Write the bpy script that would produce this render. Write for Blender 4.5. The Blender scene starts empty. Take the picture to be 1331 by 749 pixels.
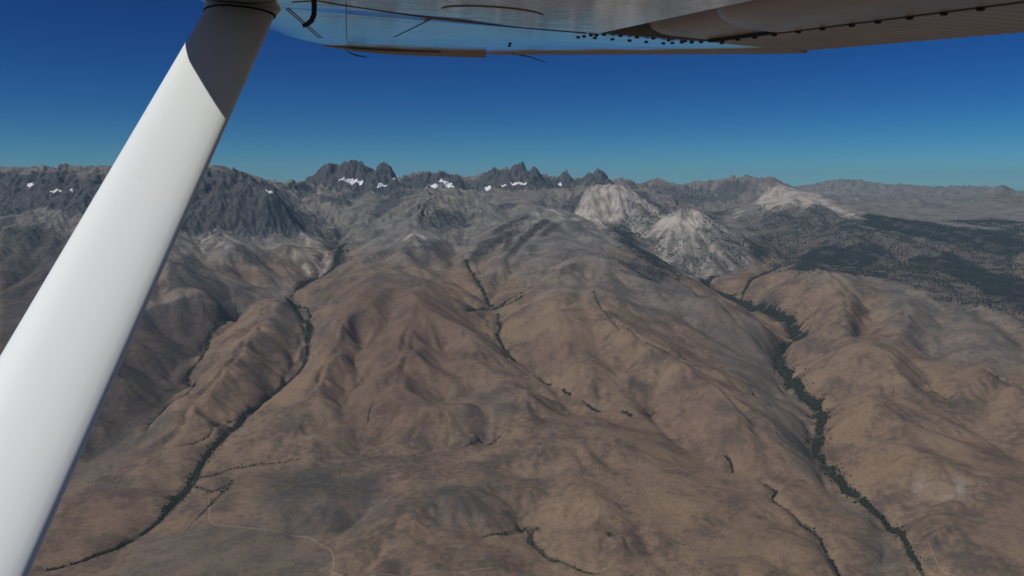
import bpy, bmesh, math, random
import numpy as np
from mathutils import Vector, Matrix

# ------------------------------------------------------------------ scene, camera, sky, sun
scene = bpy.context.scene
col = scene.collection
R = math.radians

cam_data = bpy.data.cameras.new("camera")
cam_data.sensor_width = 36.0
cam_data.lens = 36.0 * 1040.0 / 1331.0
cam_data.clip_start = 0.05
cam_data.clip_end = 250000.0
cam = bpy.data.objects.new("camera", cam_data)
cam.rotation_euler = (R(90.0 - 7.4773), 0.0, 0.0)
col.objects.link(cam)
scene.camera = cam

SUN = Vector((-0.73, -0.40, 1.01)).normalized()          # towards the sun
world = bpy.data.worlds.new("World")
scene.world = world
world.use_nodes = True
wn = world.node_tree
wn.nodes.clear()
sky = wn.nodes.new("ShaderNodeTexSky")
sky.sky_type = 'NISHITA'
sky.sun_disc = False
sky.sun_elevation = math.asin(SUN.z)
sky.sun_rotation = math.atan2(SUN.x, SUN.y)
sky.altitude = 3900.0
sky.air_density = 1.0
sky.dust_density = 0.0
sky.ozone_density = 4.0
bg = wn.nodes.new("ShaderNodeBackground")
bg.inputs["Strength"].default_value = 0.10
wo = wn.nodes.new("ShaderNodeOutputWorld")
sat = wn.nodes.new("ShaderNodeHueSaturation")            # deep, contrasty high-altitude blue
sat.inputs["Saturation"].default_value = 1.4
sat.inputs["Value"].default_value = 0.055
gam = wn.nodes.new("ShaderNodeGamma")
gam.inputs["Gamma"].default_value = 1.5
amp = wn.nodes.new("ShaderNodeVectorMath"); amp.operation = 'MULTIPLY'
amp.inputs[1].default_value = (6.2, 13.0, 13.6)
wn.links.new(sky.outputs[0], sat.inputs["Color"])
wn.links.new(sat.outputs[0], gam.inputs[0])
wn.links.new(gam.outputs[0], amp.inputs[0])
wn.links.new(amp.outputs[0], bg.inputs[0])
wn.links.new(bg.outputs[0], wo.inputs[0])

sun_data = bpy.data.lights.new("sun", 'SUN')
sun_data.energy = 3.5
sun_data.angle = R(0.53)
sun_data.color = (1.0, 0.96, 0.90)
sun = bpy.data.objects.new("sun", sun_data)
sun.rotation_euler = SUN.to_track_quat('Z', 'Y').to_euler()
col.objects.link(sun)

scene.view_settings.view_transform = 'Standard'
scene.view_settings.look = 'None'
scene.view_settings.exposure = 0.0
scene.view_settings.gamma = 1.0
scene.render.engine = 'CYCLES'
scene.cycles.use_denoising = True
scene.cycles.max_bounces = 6
scene.cycles.volume_bounces = 0
scene.cycles.transparent_max_bounces = 8

# ------------------------------------------------------------------ survey data (metres, camera at the origin)
CONTROL = [
    [(-2414, 10689, -1168), (-2524, 10407, -1239), (-2675, 10090, -1300), (-2675, 9575, -1402), (-2498, 9149, -1475), (-2217, 8620, -1560), (-2051, 7887, -1662), (-1978, 7303, -1737), (-2031, 6738, -1793), (-2139, 6214, -1843), (-2122, 6018, -1865), (-2166, 5722, -1891), (-2165, 5375, -1926), (-2104, 5055, -1958), (-2110, 4729, -1991), (-2136, 4399, -2015), (-2296, 4149, -2033), (-2474, 4018, -2042), (-2803, 3783, -2057)],
    [(-2348, 10400, -1137), (-2478, 10800, -1107), (-2767, 11600, -964), (-3082, 12300, -845), (-3048, 13200, -716)],
    [(-3109, 9256, -1401), (-3135, 8800, -1505), (-3164, 8182, -1602), (-2947, 7121, -1751), (-2808, 6857, -1776), (-2804, 6143, -1853), (-2823, 5494, -1911), (-2793, 4922, -1968), (-2931, 4355, -2018)],
    [(-2614, 9608, -1266), (-2628, 8558, -1379), (-2462, 7744, -1440), (-2481, 6916, -1562), (-2548, 6207, -1715), (-2570, 5744, -1821), (-2619, 5294, -1897), (-2569, 4775, -1960)],
    [(2599, 10752, -1322), (2673, 10337, -1412), (2870, 9757, -1496), (3120, 9295, -1562), (3182, 8648, -1659), (2740, 8068, -1725), (2604, 7581, -1788), (2572, 6960, -1852), (2508, 6317, -1906), (2236, 5686, -1967), (2212, 5202, -1999), (2244, 4802, -2021), (2244, 4493, -2034), (2190, 4094, -2050), (2105, 3639, -2078)],
    [(2538, 10500, -1291), (2896, 10900, -1255), (3582, 11600, -1223), (4211, 12600, -1133), (4458, 14300, -845), (4256, 15600, -697), (3924, 17500, -398)],
    [(-609, 10787, -1001), (-541, 10457, -1123), (-417, 9892, -1274), (-275, 9275, -1404), (-139, 8109, -1588), (18, 7401, -1671), (302, 6898, -1731), (494, 6547, -1775), (704, 6213, -1817), (908, 6135, -1826), (1103, 6031, -1838), (1336, 5732, -1876), (1520, 5353, -1918), (1667, 4971, -1962), (1707, 4582, -2001), (1730, 4312, -2021), (1726, 3996, -2044)],
    [(-1081, 15000, -128), (-1227, 14200, -202), (-1357, 13200, -300), (-1479, 11800, -697), (-1509, 10600, -984), (-1568, 10100, -1104)],
    [(-1522, 9806, -1072), (-1613, 8967, -1155), (-1649, 8335, -1262), (-1658, 7595, -1412), (-1606, 7011, -1548), (-1562, 6320, -1682), (-1566, 5723, -1815)],
    [(-1522, 9806, -1072), (-1042, 8552, -1210), (-691, 7836, -1340), (-397, 7317, -1469), (-174, 6969, -1588), (154, 6366, -1726)],
    [(-1522, 9806, -1072), (-1225, 8552, -1210), (-1006, 7492, -1393), (-950, 6643, -1567), (-950, 5983, -1714), (-1039, 5638, -1816)],
    [(-1465, 7658, -1538), (-1400, 7001, -1651), (-1346, 6168, -1798), (-1363, 5575, -1882)],
    [(-770, 7455, -1534), (-604, 6777, -1666), (-497, 6240, -1787)],
    [(-40, 11900, -623), (289, 12300, -597), (833, 12500, -559), (1411, 12300, -632), (1755, 11800, -867), (2067, 11000, -1128), (2318, 10200, -1294), (2535, 9500, -1429)],
    [(2349, 8804, -1324), (2626, 8424, -1499), (2665, 8069, -1621)],
    [(289, 12300, -597), (-170, 11400, -805), (-387, 10700, -993)],
    [(937, 10283, -905), (952, 8969, -1138), (958, 7902, -1313), (1146, 7115, -1464), (1430, 6473, -1592), (1711, 6086, -1681), (1888, 5685, -1802), (1936, 5322, -1907)],
    [(769, 10019, -978), (454, 8582, -1257), (460, 7544, -1403), (540, 6916, -1562), (636, 6482, -1692)],
    [(1391, 8692, -1358), (1477, 7767, -1521), (1655, 7191, -1624), (2016, 6954, -1710), (2255, 6833, -1818)],
    [(879, 7202, -1554), (1078, 6649, -1702), (1227, 6056, -1827)],
    [(123, 8692, -1358), (-4, 8041, -1495)],
    [(-390, 6022, -1725)],
    [(-280, 5589, -1772)],
    [(-762, 5249, -1881)],
    [(-1165, 4731, -1892)],
    [(-912, 4394, -1989)],
    [(183, 5311, -1848)],
    [(498, 4748, -1899)],
    [(970, 4981, -1888)],
    [(1035, 4376, -1934)],
    [(576, 4235, -1962)],
    [(-68, 4319, -2001)],
    [(-373, 4612, -1917)],
    [(-1085, 5575, -1882)],
    [(-1552, 5452, -1897)],
    [(-702, 5624, -1870)],
    [(-1640, 4871, -1948)],
    [(1367, 4304, -1948)],
    [(1829, 4369, -1978)],
    [(-1359, 4119, -1996)],
    [(-430, 4014, -2010)],
    [(363, 5666, -1796)],
    [(1165, 4963, -1881)],
    [(1470, 4219, -1954)],
    [(739, 3937, -1992)],
    [(118, 4813, -1925)],
    [(-1735, 4119, -1996)],
    [(-25, 4455, -2017), (110, 4462, -2029), (172, 4289, -2042), (313, 4143, -2052), (506, 3993, -2064)],
    [(-361, 5527, -1894), (-144, 5663, -1865), (83, 5763, -1827)],
    [(178, 5154, -1927), (157, 4812, -1975), (133, 4480, -2028)],
    [(3741, 9806, -1072), (3819, 9281, -1177), (3457, 7975, -1404), (2972, 7099, -1603), (2717, 6675, -1776)],
    [(4355, 9263, -1266), (3861, 8533, -1418), (3312, 7639, -1610), (2947, 7053, -1734)],
    [(4291, 8582, -1257), (3539, 7165, -1475), (3053, 6394, -1637), (2622, 5685, -1802), (2372, 5318, -1933)],
    [(4732, 8692, -1358), (3927, 7504, -1544), (3447, 6606, -1691), (3354, 5998, -1779), (3419, 5792, -1836), (3535, 5322, -1907)],
    [(5013, 8390, -1270), (4473, 7324, -1434), (3978, 6473, -1592), (3851, 5842, -1733)],
    [(3085, 6062, -1736), (2892, 5441, -1781), (2708, 4879, -1849), (2482, 4484, -1935), (2257, 4088, -1981)],
    [(3035, 4539, -1863), (2789, 4512, -1899), (2487, 4058, -1967), (3040, 4092, -1896)],
    [(4577, 7006, -1582), (5109, 7871, -1385), (4927, 6643, -1567), (4143, 5530, -1753)],
    [(3098, 9545, -1304)],
    [(3482, 9593, -1217)],
    [(3136, 10131, -1265)],
    [(1840, 15500, -44), (2062, 15500, -44)],
    [(1609, 15400, -73), (1373, 15200, -288), (1135, 14900, -566)],
    [(2062, 15500, -44), (2405, 15300, -261), (2823, 15000, -527), (3125, 15200, -636)],
    [(1976, 15400, -73), (1888, 15000, -456), (1835, 14200, -839)],
    [(1443, 14400, -671), (2078, 14000, -827), (2152, 13600, -934)],
    [(2113, 13200, -843), (2468, 13100, -573), (2793, 13000, -395), (3070, 13000, -469), (3410, 12700, -750), (3683, 11950, -1074)],
    [(2793, 13000, -395), (2528, 12250, -841), (2432, 11300, -1257)],
    [(2982, 13000, -457), (3106, 12200, -897), (3203, 11450, -1185)],
    [(2129, 12300, -1058), (2273, 11500, -1201), (2441, 10750, -1290)],
    [(4419, 16500, -627), (5033, 17000, -435), (5554, 17400, -132), (5833, 17500, -50), (6087, 16800, -191), (6342, 16000, -364), (6872, 14800, -591), (7585, 14000, -719), (8632, 13500, -797)],
    [(5554, 17400, -132), (4730, 15200, -679)],
    [(5592, 15600, -474), (4698, 13400, -920)],
    [(5469, 13100, -774), (4565, 12000, -1056)],
    [(6257, 12900, -824), (6182, 12000, -998), (6712, 11700, -1086)],
    [(4997, 10900, -1117), (5531, 10700, -1170), (6625, 10800, -1159)],
    [(5684, 14300, -639), (5976, 13700, -704)],
    [(4195, 11600, -1133), (4744, 11300, -1158)],
    [(-10596, 13500, 280), (-9310, 13500, 354), (-8543, 13500, 98), (-8156, 13500, 270), (-7771, 13500, 266), (-7512, 13500, 338), (-7077, 13400, 184), (-6519, 13300, 233), (-5505, 13000, 264), (-4813, 12800, 124), (-4630, 12800, 282), (-4414, 12700, 301), (-4144, 12600, 73), (-3787, 12400, 43), (-3577, 12200, -23)],
    [(-4496, 14500, 114), (-4197, 15000, -77), (-4143, 15500, 166), (-4046, 16000, -45), (-3933, 16300, 35), (-3851, 16500, 285), (-3747, 16600, 575), (-3637, 16600, 238), (-3446, 16600, 534), (-3209, 16600, 563), (-3052, 16600, 496), (-2928, 16600, 345), (-2851, 16600, 75), (-2754, 16600, 588), (-2627, 16600, 481), (-2548, 16600, 507), (-2455, 16600, 461), (-2300, 16600, 37), (-2227, 17000, -186), (-2124, 17500, 201), (-1923, 17500, 334), (-1507, 17500, 257), (-1341, 17500, 180), (-1158, 17500, 247), (-959, 17500, -184), (-801, 17700, 4), (-608, 18000, 211), (-402, 18000, 391), (-300, 18000, 228), (-180, 18000, 350), (43, 18000, 429), (128, 18000, 457), (265, 18000, 517), (351, 18000, 162), (454, 18000, 423), (591, 18000, 385), (866, 18000, -131), (1020, 18300, -82), (1241, 18500, 343), (1419, 18500, 51), (1577, 18500, 6), (1752, 18500, 373), (1875, 18500, 202), (1980, 18500, 449), (2086, 18500, 328), (2193, 18500, 213), (2397, 18700, -215), (2791, 20000, 241), (2906, 20000, 315), (3041, 20000, -5), (3659, 22000, 52), (3867, 22000, 180), (4077, 22000, 210), (4246, 22000, 34), (4499, 22000, -130), (4918, 22000, 126), (5113, 21500, 35), (5294, 21000, -177), (5492, 21000, 196), (5789, 21000, 280), (6189, 21000, 272), (6392, 21000, 172), (6893, 21000, 182), (7199, 21000, -12), (7605, 21000, -159)],
    [(10575, 30000, -142), (11000, 30000, -54), (11708, 30000, 132), (12134, 30000, 176), (12707, 30000, 60), (13282, 30000, 204), (13859, 30000, -68), (15209, 31000, -20), (16316, 32000, -253), (16772, 32000, 26), (17712, 33000, -469), (19523, 35000, -265), (18756, 32000, -147), (19357, 32000, 250), (19827, 32000, 99), (20958, 33000, 0), (25451, 34000, -225)],
    [(12958, 24000, -592), (14442, 25000, -450), (15423, 26000, -221), (15730, 26000, -25), (16035, 26000, -123), (16521, 26000, -295), (16590, 25000, -426)],
    [(15732, 26000, -49), (14444, 24200, -459)],
    [(16037, 26000, -148), (15020, 24000, -546)],
    [(9403, 21000, -398), (10019, 21000, -298), (10621, 21000, -298), (10713, 20500, -466), (10523, 19500, -667)],
    [(10020, 21000, -318), (8808, 18600, -636)],
    [(10622, 21000, -318), (8964, 17500, -698)],
    [(8854, 19500, -555), (7189, 16500, -690)],
    [(9132, 22000, -354), (10185, 22000, -375), (11238, 22000, -417), (10708, 20000, -569), (9844, 20000, -531)],
    [(9910, 18000, -718), (10344, 17000, -760), (11480, 18000, -718)],
    [(-3900, 15400, -73), (-3548, 15800, -30), (-3192, 15900, -30), (-2586, 15900, -75), (-2220, 16000, -30), (-1610, 16800, -64), (-900, 17000, -80), (-418, 17200, -98), (402, 17200, -49), (1419, 17600, -83), (1745, 17500, -99)],
    [(-2988, 14500, -330)],
    [(-2365, 13300, -556)],
    [(-2941, 13600, -608)],
    [(-807, 15200, -389)],
    [(-222, 15000, -341)],
    [(479, 14500, -371)],
    [(-135, 13400, -599)],
    [(710, 13600, -478)],
    [(-2311, 14600, -374)],
    [(-2073, 14900, -339)],
    [(-3795, 13900, -316), (-3423, 14000, -398), (-3135, 13900, -488)],
    [(-692, 13000, -643), (-710, 12200, -838), (-621, 11000, -1021)],
    [(3441, 18500, -421), (4257, 19000, -306), (2730, 18500, -245)],
    [(5302, 19500, -370), (5896, 19000, -432), (4144, 17000, -597)],
    [(-9223, 12600, -287), (-8018, 12600, -287), (-7179, 12400, -282), (-6634, 12500, -201), (-6014, 12200, -278)],
    [(-3759, 12300, -23), (-3475, 12300, -280), (-3268, 12150, -543), (-3121, 12000, -766)],
    [(-3096, 11900, -794), (-3659, 11700, -691), (-4034, 11500, -591), (-4431, 11100, -656), (-4878, 10900, -696)],
    [(-3736, 10600, -932)],
    [(-3338, 10800, -950)],
    [(-4052, 10100, -986)],
    [(-3136, 11200, -931)],
    [(-3101, 10500, -1127)],
    [(-6236, 11500, -514)],
    [(-6655, 10900, -644)],
    [(-6554, 10200, -996)],
    [(-6190, 10600, -932)],
    [(-5555, 9300, -1271)],
    [(-7477, 10400, -915)],
    [(-4713, 10400, -814), (-4166, 9900, -1015), (-3498, 9000, -1230), (-3144, 8600, -1386)],
    [(-3756, 8475, -1324)],
    [(-3521, 7407, -1524)],
    [(-3551, 6606, -1691)],
    [(-3465, 5763, -1827)],
    [(-4620, 7310, -1505)],
    [(-3499, 5267, -1887)],
    [(-2470, 4319, -2001)],
    [(-3001, 7962, -1559)],
    [(-3079, 6714, -1719)],
    [(-30000, 2000, -2070)],
    [(-30000, 6000, -1796)],
    [(-30000, 10000, -935)],
    [(-30000, 14000, -220)],
    [(-30000, 20000, -71)],
    [(-20000, 2000, -2070)],
    [(-20000, 6000, -1796)],
    [(-20000, 10000, -935)],
    [(-20000, 14000, -220)],
    [(-20000, 20000, -71)],
    [(-14000, 2000, -2070)],
    [(-14000, 6000, -1796)],
    [(-14000, 10000, -935)],
    [(-14000, 14000, -220)],
    [(-14000, 20000, -71)],
    [(14000, 2000, -2070)],
    [(14000, 6000, -1796)],
    [(14000, 10000, -935)],
    [(14000, 14000, -220)],
    [(14000, 20000, -71)],
    [(20000, 2000, -2070)],
    [(20000, 6000, -1796)],
    [(20000, 10000, -935)],
    [(20000, 14000, -220)],
    [(20000, 20000, -71)],
    [(30000, 2000, -2070)],
    [(30000, 6000, -1796)],
    [(30000, 10000, -935)],
    [(30000, 14000, -220)],
    [(30000, 20000, -71)],
    [(-9000, 2600, -2055)],
    [(-9000, 1000, -2075)],
    [(-9000, -6000, -2100)],
    [(-6000, 2600, -2055)],
    [(-6000, 1000, -2075)],
    [(-6000, -6000, -2100)],
    [(-3000, 2600, -2055)],
    [(-3000, 1000, -2075)],
    [(-3000, -6000, -2100)],
    [(0, 2600, -2055)],
    [(0, 1000, -2075)],
    [(0, -6000, -2100)],
    [(3000, 2600, -2055)],
    [(3000, 1000, -2075)],
    [(3000, -6000, -2100)],
    [(6000, 2600, -2055)],
    [(6000, 1000, -2075)],
    [(6000, -6000, -2100)],
    [(9000, 2600, -2055)],
    [(9000, 1000, -2075)],
    [(9000, -6000, -2100)],
    [(-40000, 28000, -900)],
    [(-40000, 45000, -1000)],
    [(-40000, 90000, -1300)],
    [(-40000, -30000, -2100)],
    [(-30000, 28000, -900)],
    [(-30000, 45000, -1000)],
    [(-30000, 90000, -1300)],
    [(-30000, -30000, -2100)],
    [(-20000, 28000, -900)],
    [(-20000, 45000, -1000)],
    [(-20000, 90000, -1300)],
    [(-20000, -30000, -2100)],
    [(-10000, 28000, -900)],
    [(-10000, 45000, -1000)],
    [(-10000, 90000, -1300)],
    [(-10000, -30000, -2100)],
    [(0, 28000, -900)],
    [(0, 45000, -1000)],
    [(0, 90000, -1300)],
    [(0, -30000, -2100)],
    [(10000, 28000, -900)],
    [(10000, 45000, -1000)],
    [(10000, 90000, -1300)],
    [(10000, -30000, -2100)],
    [(20000, 28000, -900)],
    [(20000, 45000, -1000)],
    [(20000, 90000, -1300)],
    [(20000, -30000, -2100)],
    [(30000, 28000, -900)],
    [(30000, 45000, -1000)],
    [(30000, 90000, -1300)],
    [(30000, -30000, -2100)],
    [(40000, 28000, -900)],
    [(40000, 45000, -1000)],
    [(40000, 90000, -1300)],
    [(40000, -30000, -2100)],
    [(-12503, 17000, -600)],
    [(-9890, 17000, -600)],
    [(-7603, 17000, -600)],
    [(-5643, 17000, -600)],
    [(-4333, 20000, -650)],
    [(-2866, 20500, -650)],
    [(-1322, 21000, -650)],
    [(300, 21500, -650)],
    [(1997, 22000, -650)],
]
ZONES = {
    'forest': [
        (1, [(6331, 14535), (6738, 14508), (7273, 14184), (7479, 13555), (7988, 13421), (8274, 12931), (7691, 11745), (7243, 11557), (6906, 12059), (6554, 12256), (6427, 12995), (6058, 13180), (6010, 13842)]),
        (1, [(4027, 11471), (4600, 12258), (5073, 12095), (5813, 12367), (5218, 11298), (4703, 10850), (4414, 11354), (3613, 9923)]),
        (0.9, [(5612, 11525), (6035, 11469), (6481, 12109), (6540, 11164), (6403, 10347), (6528, 9917), (6072, 9207), (5233, 8077), (5422, 8941), (5617, 9991), (5716, 10640), (5506, 10861)]),
        (0.45, [(5021, 16126), (5172, 15061), (6011, 15334), (5863, 13621), (5115, 12993), (4846, 13575), (4310, 12293), (3820, 11858), (4469, 14298)]),
        (0.9, [(3658, 12659), (3887, 12596), (4225, 12761), (3938, 12095), (3711, 11881), (3552, 11903)]),
        (0.8, [(1681, 14185), (2021, 14587), (1962, 12798), (1774, 11193), (2313, 11489), (2231, 10314), (1806, 10536), (1596, 11085), (1469, 11616)]),
        (0.55, [(1178, 9894), (1287, 9773), (1944, 10450), (2298, 10158), (1688, 9291), (1374, 9505)]),
        (0.32, [(2012, 12487), (2366, 12665), (2772, 12298), (3344, 12212), (3685, 11955), (3206, 11260), (2677, 10861), (2365, 10652), (2241, 11641)]),
        (0.9, [(-2416, 10474), (-2251, 10822), (-2442, 11610), (-2459, 11218), (-2466, 10848)]),
        (0.5, [(-3239, 12699), (-2831, 13375), (-2342, 11283), (-2684, 11581)]),
        (0.45, [(2122, 15151), (2472, 15253), (2755, 14946), (2241, 12931), (1970, 12610), (2000, 14639)]),
        (0.3, [(2973, 12962), (3404, 12677), (3723, 12081), (3190, 11621), (2978, 12164)]),
        (0.48, [(4338, 15360), (5637, 14921), (6328, 14208), (8587, 13431), (4971, 7491), (4937, 8120), (4798, 9253), (4411, 9811), (3654, 9576), (3878, 11823)]),
        (0.6, [(4049, 16812), (4927, 17784), (4095, 15564), (3184, 12947)]),
        (0.35, [(5578, 12974), (6336, 12806), (6559, 12061), (5670, 11647), (5300, 12110)]),
        (0.5, [(7988, 13421), (9597, 14720), (8265, 12645), (7780, 12546)]),
        (0.5, [(7908, 14603), (10246, 17112), (9387, 14722), (8277, 13803)]),
    ],
    'brush': [  # dark scrub, plus painted shade on the slopes left of the strut
        (0.8, [(-4180, 9782), (-4160, 10410), (-3414, 9485), (-3239, 9252), (-3283, 8994), (-3844, 8792)]),
        (0.9, [(-3896, 11018), (-3769, 10891), (-3253, 10509), (-3243, 10246), (-3453, 10287)]),
        (0.95, [(-338, 11946), (238, 13473), (307, 13083), (-165, 11877)]),
        (0.9, [(-584, 10520), (-471, 11521), (98, 12044), (164, 11773), (-292, 11057), (-495, 10354)]),
        (1, [(-75, 10401), (150, 11604), (572, 12836), (588, 12146), (353, 11668), (86, 10534)]),
        (0.9, [(-139, 10755), (-83, 11541), (28, 11840), (-15, 10654)]),
        (0.9, [(373, 11255), (573, 12072), (780, 12236), (503, 11265)]),
        (0.6, [(820, 12304), (1104, 12866), (1042, 11479), (843, 11786)]),
        (0.5, [(-1151, 11347), (-992, 12074), (-763, 11228), (-958, 10390), (-1473, 10498), (-1483, 10962)]),
        (0.4, [(-7230, 11309), (-7001, 11481), (-6512, 11194), (-6346, 10356)]),
        (0.75, [(-4149, 7944), (-3737, 8533), (-3190, 8966), (-3149, 8101), (-2953, 7136), (-2768, 6001), (-2925, 5372), (-3432, 5708)]),
        (0.75, [(-7230, 11309), (-5909, 11071), (-5118, 10296), (-4325, 7695), (-4367, 6676)]),  # shade put into the ground colour left of the strut
        (0.7, [(-974, 7082), (-899, 7329), (-790, 6855), (-906, 6812)]),
        (0.6, [(-1653, 7878), (-1447, 8023), (-1462, 7879), (-1589, 7742)]),
        (0.55, [(-1703, 5074), (-1269, 5175), (-876, 4990), (-789, 4755), (-1053, 4648), (-1543, 4721)]),
        (0.5, [(-473, 4692), (-314, 4787), (-279, 4600), (-413, 4547)]),
        (0.5, [(-123, 4845), (121, 4945), (117, 4769), (-74, 4772)]),
        (0.4, [(-1459, 4599), (-1090, 4604), (-817, 4370), (-1155, 4303)]),
        (0.5, [(3530, 6847), (3628, 6842), (3559, 6612), (3400, 6516)]),
        (0.5, [(3511, 6182), (3695, 6187), (3657, 6065), (3490, 6033)]),
        (0.6, [(1865, 5615), (2241, 5859), (2172, 5517), (1944, 5350)]),
        (0.5, [(1492, 5681), (1685, 5574), (1681, 5459), (1521, 5467)]),
        (0.5, [(2450, 8107), (2557, 8060), (2500, 7734), (2454, 7840)]),
        (0.5, [(4776, 9207), (4933, 8837), (4722, 7752), (4793, 7365), (4653, 7132), (4642, 7873)]),
        (0.5, [(-3714, 9229), (-3283, 9250), (-3169, 10058), (-3009, 9232), (-3220, 8575)]),
    ],
    'pale': [
        (1, [(1641, 15718), (2561, 19396), (2509, 15679), (2822, 15315), (2254, 13003), (1970, 12610), (2042, 14530), (1401, 12315), (1146, 15052)]),
        (0.4, [(2134, 12873), (3382, 16023), (3412, 12710), (3768, 12036), (3193, 11211), (2569, 10631), (2150, 10362)]),
        (1, [(3382, 16023), (3265, 12867), (3116, 12499), (2828, 12342), (2666, 12128), (2425, 11386), (2324, 11425), (2584, 12295), (2431, 12238), (2056, 10949), (1974, 10971), (2416, 12542), (2134, 12873), (2752, 14924)]),
        (0.9, [(5100, 16695), (6453, 20217), (6712, 20428), (7153, 20627), (6263, 15996), (6278, 14278), (5993, 14059), (6026, 15375), (5587, 15378), (5237, 15576), (4850, 15129)]),
        (0.95, [(9616, 21483), (13620, 26928), (9921, 18385), (7719, 14618), (8617, 17830), (7094, 15650)]),
        (0.3, [(2396, 4624), (2566, 4791), (2730, 4744), (3009, 4895), (2963, 4686), (2706, 4561), (2607, 4639), (2464, 4536)]),
        (0.38, [(-3286, 11931), (-3120, 12811), (-2595, 11330), (-2375, 10520), (-2715, 10532), (-3013, 10902)]),
        (0.35, [(-4586, 11219), (-4091, 11664), (-3792, 11411), (-3677, 10433), (-4190, 10464)]),
        (0.5, [(4238, 15822), (4917, 17445), (4611, 16075), (4188, 15352)]),
        (0.6, [(3514, 12403), (3730, 12107), (3593, 11840), (3413, 12034)]),
        (0.35, [(309, 13166), (934, 15126), (1756, 14714), (1401, 12748), (827, 12406), (284, 12095)]),
        (0.4, [(-1584, 11320), (-1223, 12071), (-951, 11556), (-1291, 10674)]),
        (0.6, [(3153, 9415), (3226, 9360), (3190, 9356), (3132, 9402)]),
    ],
    'rust': [
        (0.8, [(-2085, 9541), (-939, 9187), (-355, 8007), (-409, 6332), (-704, 5650), (-1275, 5696), (-1617, 6704)]),
        (0.6, [(-184, 7393), (692, 7505), (902, 6827), (238, 7027)]),
        (0.6, [(-4166, 8306), (-3283, 9250), (-3175, 8918), (-2956, 7239), (-2717, 6632), (-2768, 6001), (-2896, 5117), (-3331, 5002), (-5182, 7983)]),
        (0.9, [(14566, 24608), (15570, 25833), (15961, 25412), (12789, 19683), (12387, 19998)]),
        (0.4, [(1520, 6597), (1991, 6011), (1701, 5081), (964, 5239), (581, 6211)]),
        (0.5, [(3280, 5652), (3622, 5466), (2773, 4121), (2814, 4479)]),
        (0.5, [(-2972, 4891), (-2258, 4834), (-2145, 4369), (-2479, 4176)]),
    ],
    'rock_and_shade': [  # dark outcrops, plus shade painted on left cliffs facing away from the sun
        (0.9, [(-8892, 14048), (-8499, 13942), (-7719, 12706), (-7152, 11458), (-7260, 11362)]),
        (0.9, [(-6980, 12346), (-6841, 12660), (-6333, 12623), (-6225, 12259), (-6387, 11574)]),
        (0.7, [(-6786, 11114), (-6720, 11682), (-6367, 10932), (-6329, 10410)]),
        (0.9, [(-4001, 14888), (-3789, 15671), (-3781, 15625), (-3791, 14609)]),
        (0.8, [(-3391, 14264), (-3298, 15665), (-3007, 15788), (-2886, 14329)]),
        (0.8, [(-2341, 13243), (-2490, 14263), (-2425, 15923), (-2095, 16085), (-1903, 15879), (-1872, 13355), (-2203, 13169)]),
        (0.7, [(-301, 14023), (47, 14106), (46, 13882), (-231, 13813)]),
        (0.6, [(-5043, 12901), (-4384, 14347), (-3148, 12020), (-3623, 11770), (-4537, 11368)]),
        (0.6, [(1987, 15494), (2453, 15612), (2828, 15345), (2801, 15880), (2819, 19121)]),
        (0.5, [(3440, 20676), (4794, 21433), (6371, 20589), (5582, 19839), (3273, 16747)]),
    ],
    'grey': [
        (1, [(1468, 12274), (2050, 12730), (3382, 16023), (3412, 12710), (3768, 12036), (3170, 11129), (2532, 10477), (2017, 10735), (1547, 11115)]),
        (0.55, [(4554, 14172), (6050, 13872), (8587, 13431), (4881, 7511), (4629, 8130), (4245, 9022), (3605, 9435), (3588, 10767)]),
        (0.5, [(-269, 10940), (787, 11797), (1957, 10409), (2258, 8786), (1905, 8330), (1078, 8243), (289, 8648)]),
        (0.4, [(4263, 9470), (4807, 8454), (4793, 7365), (4343, 6641), (3846, 6941), (3598, 7294)]),
        (0.6, [(-6580, 10253), (-5342, 10155), (-3944, 9818), (-3233, 9942), (-2901, 10511), (-2671, 9636), (-3175, 8918), (-3709, 8169), (-5014, 7715)]),
    ],
    'sage': [
        (1, [(2568, 8235), (2731, 8092), (2553, 7585), (2520, 6890), (2371, 6085), (2055, 5355), (1834, 5514), (1947, 6169), (1966, 7296), (2057, 8117)]),
        (1, [(1834, 5514), (2238, 5765), (2145, 5101), (2178, 4707), (2181, 4360), (2118, 3951), (1962, 3977), (2036, 4436), (2087, 5018), (1944, 5194)]),
        (0.7, [(-1703, 5074), (-1269, 5175), (-876, 4990), (-700, 4475), (-887, 4268), (-1281, 4288), (-1573, 4519)]),
        (0.7, [(-2083, 4432), (-1497, 4424), (-985, 4127), (-933, 3892), (-2054, 3913)]),
        (0.6, [(-606, 4826), (-219, 4814), (-115, 4496), (-456, 4284)]),
        (0.6, [(1259, 9697), (2164, 9518), (2568, 8235), (2072, 8014), (1538, 8571)]),
        (0.7, [(-2475, 5724), (-2649, 5251), (-2751, 4758), (-2972, 4891), (-2986, 5834), (-2986, 6350)]),
        (0.5, [(4549, 9493), (4807, 8454), (4793, 7365), (4343, 6641), (3846, 6941), (3598, 7294)]),
        (0.4, [(-658, 6313), (-164, 6555), (203, 5960), (-252, 5590)]),
        (0.6, [(-2900, 9782), (-2443, 9283), (-2077, 7843), (-2461, 7998)]),
    ],
}
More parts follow.
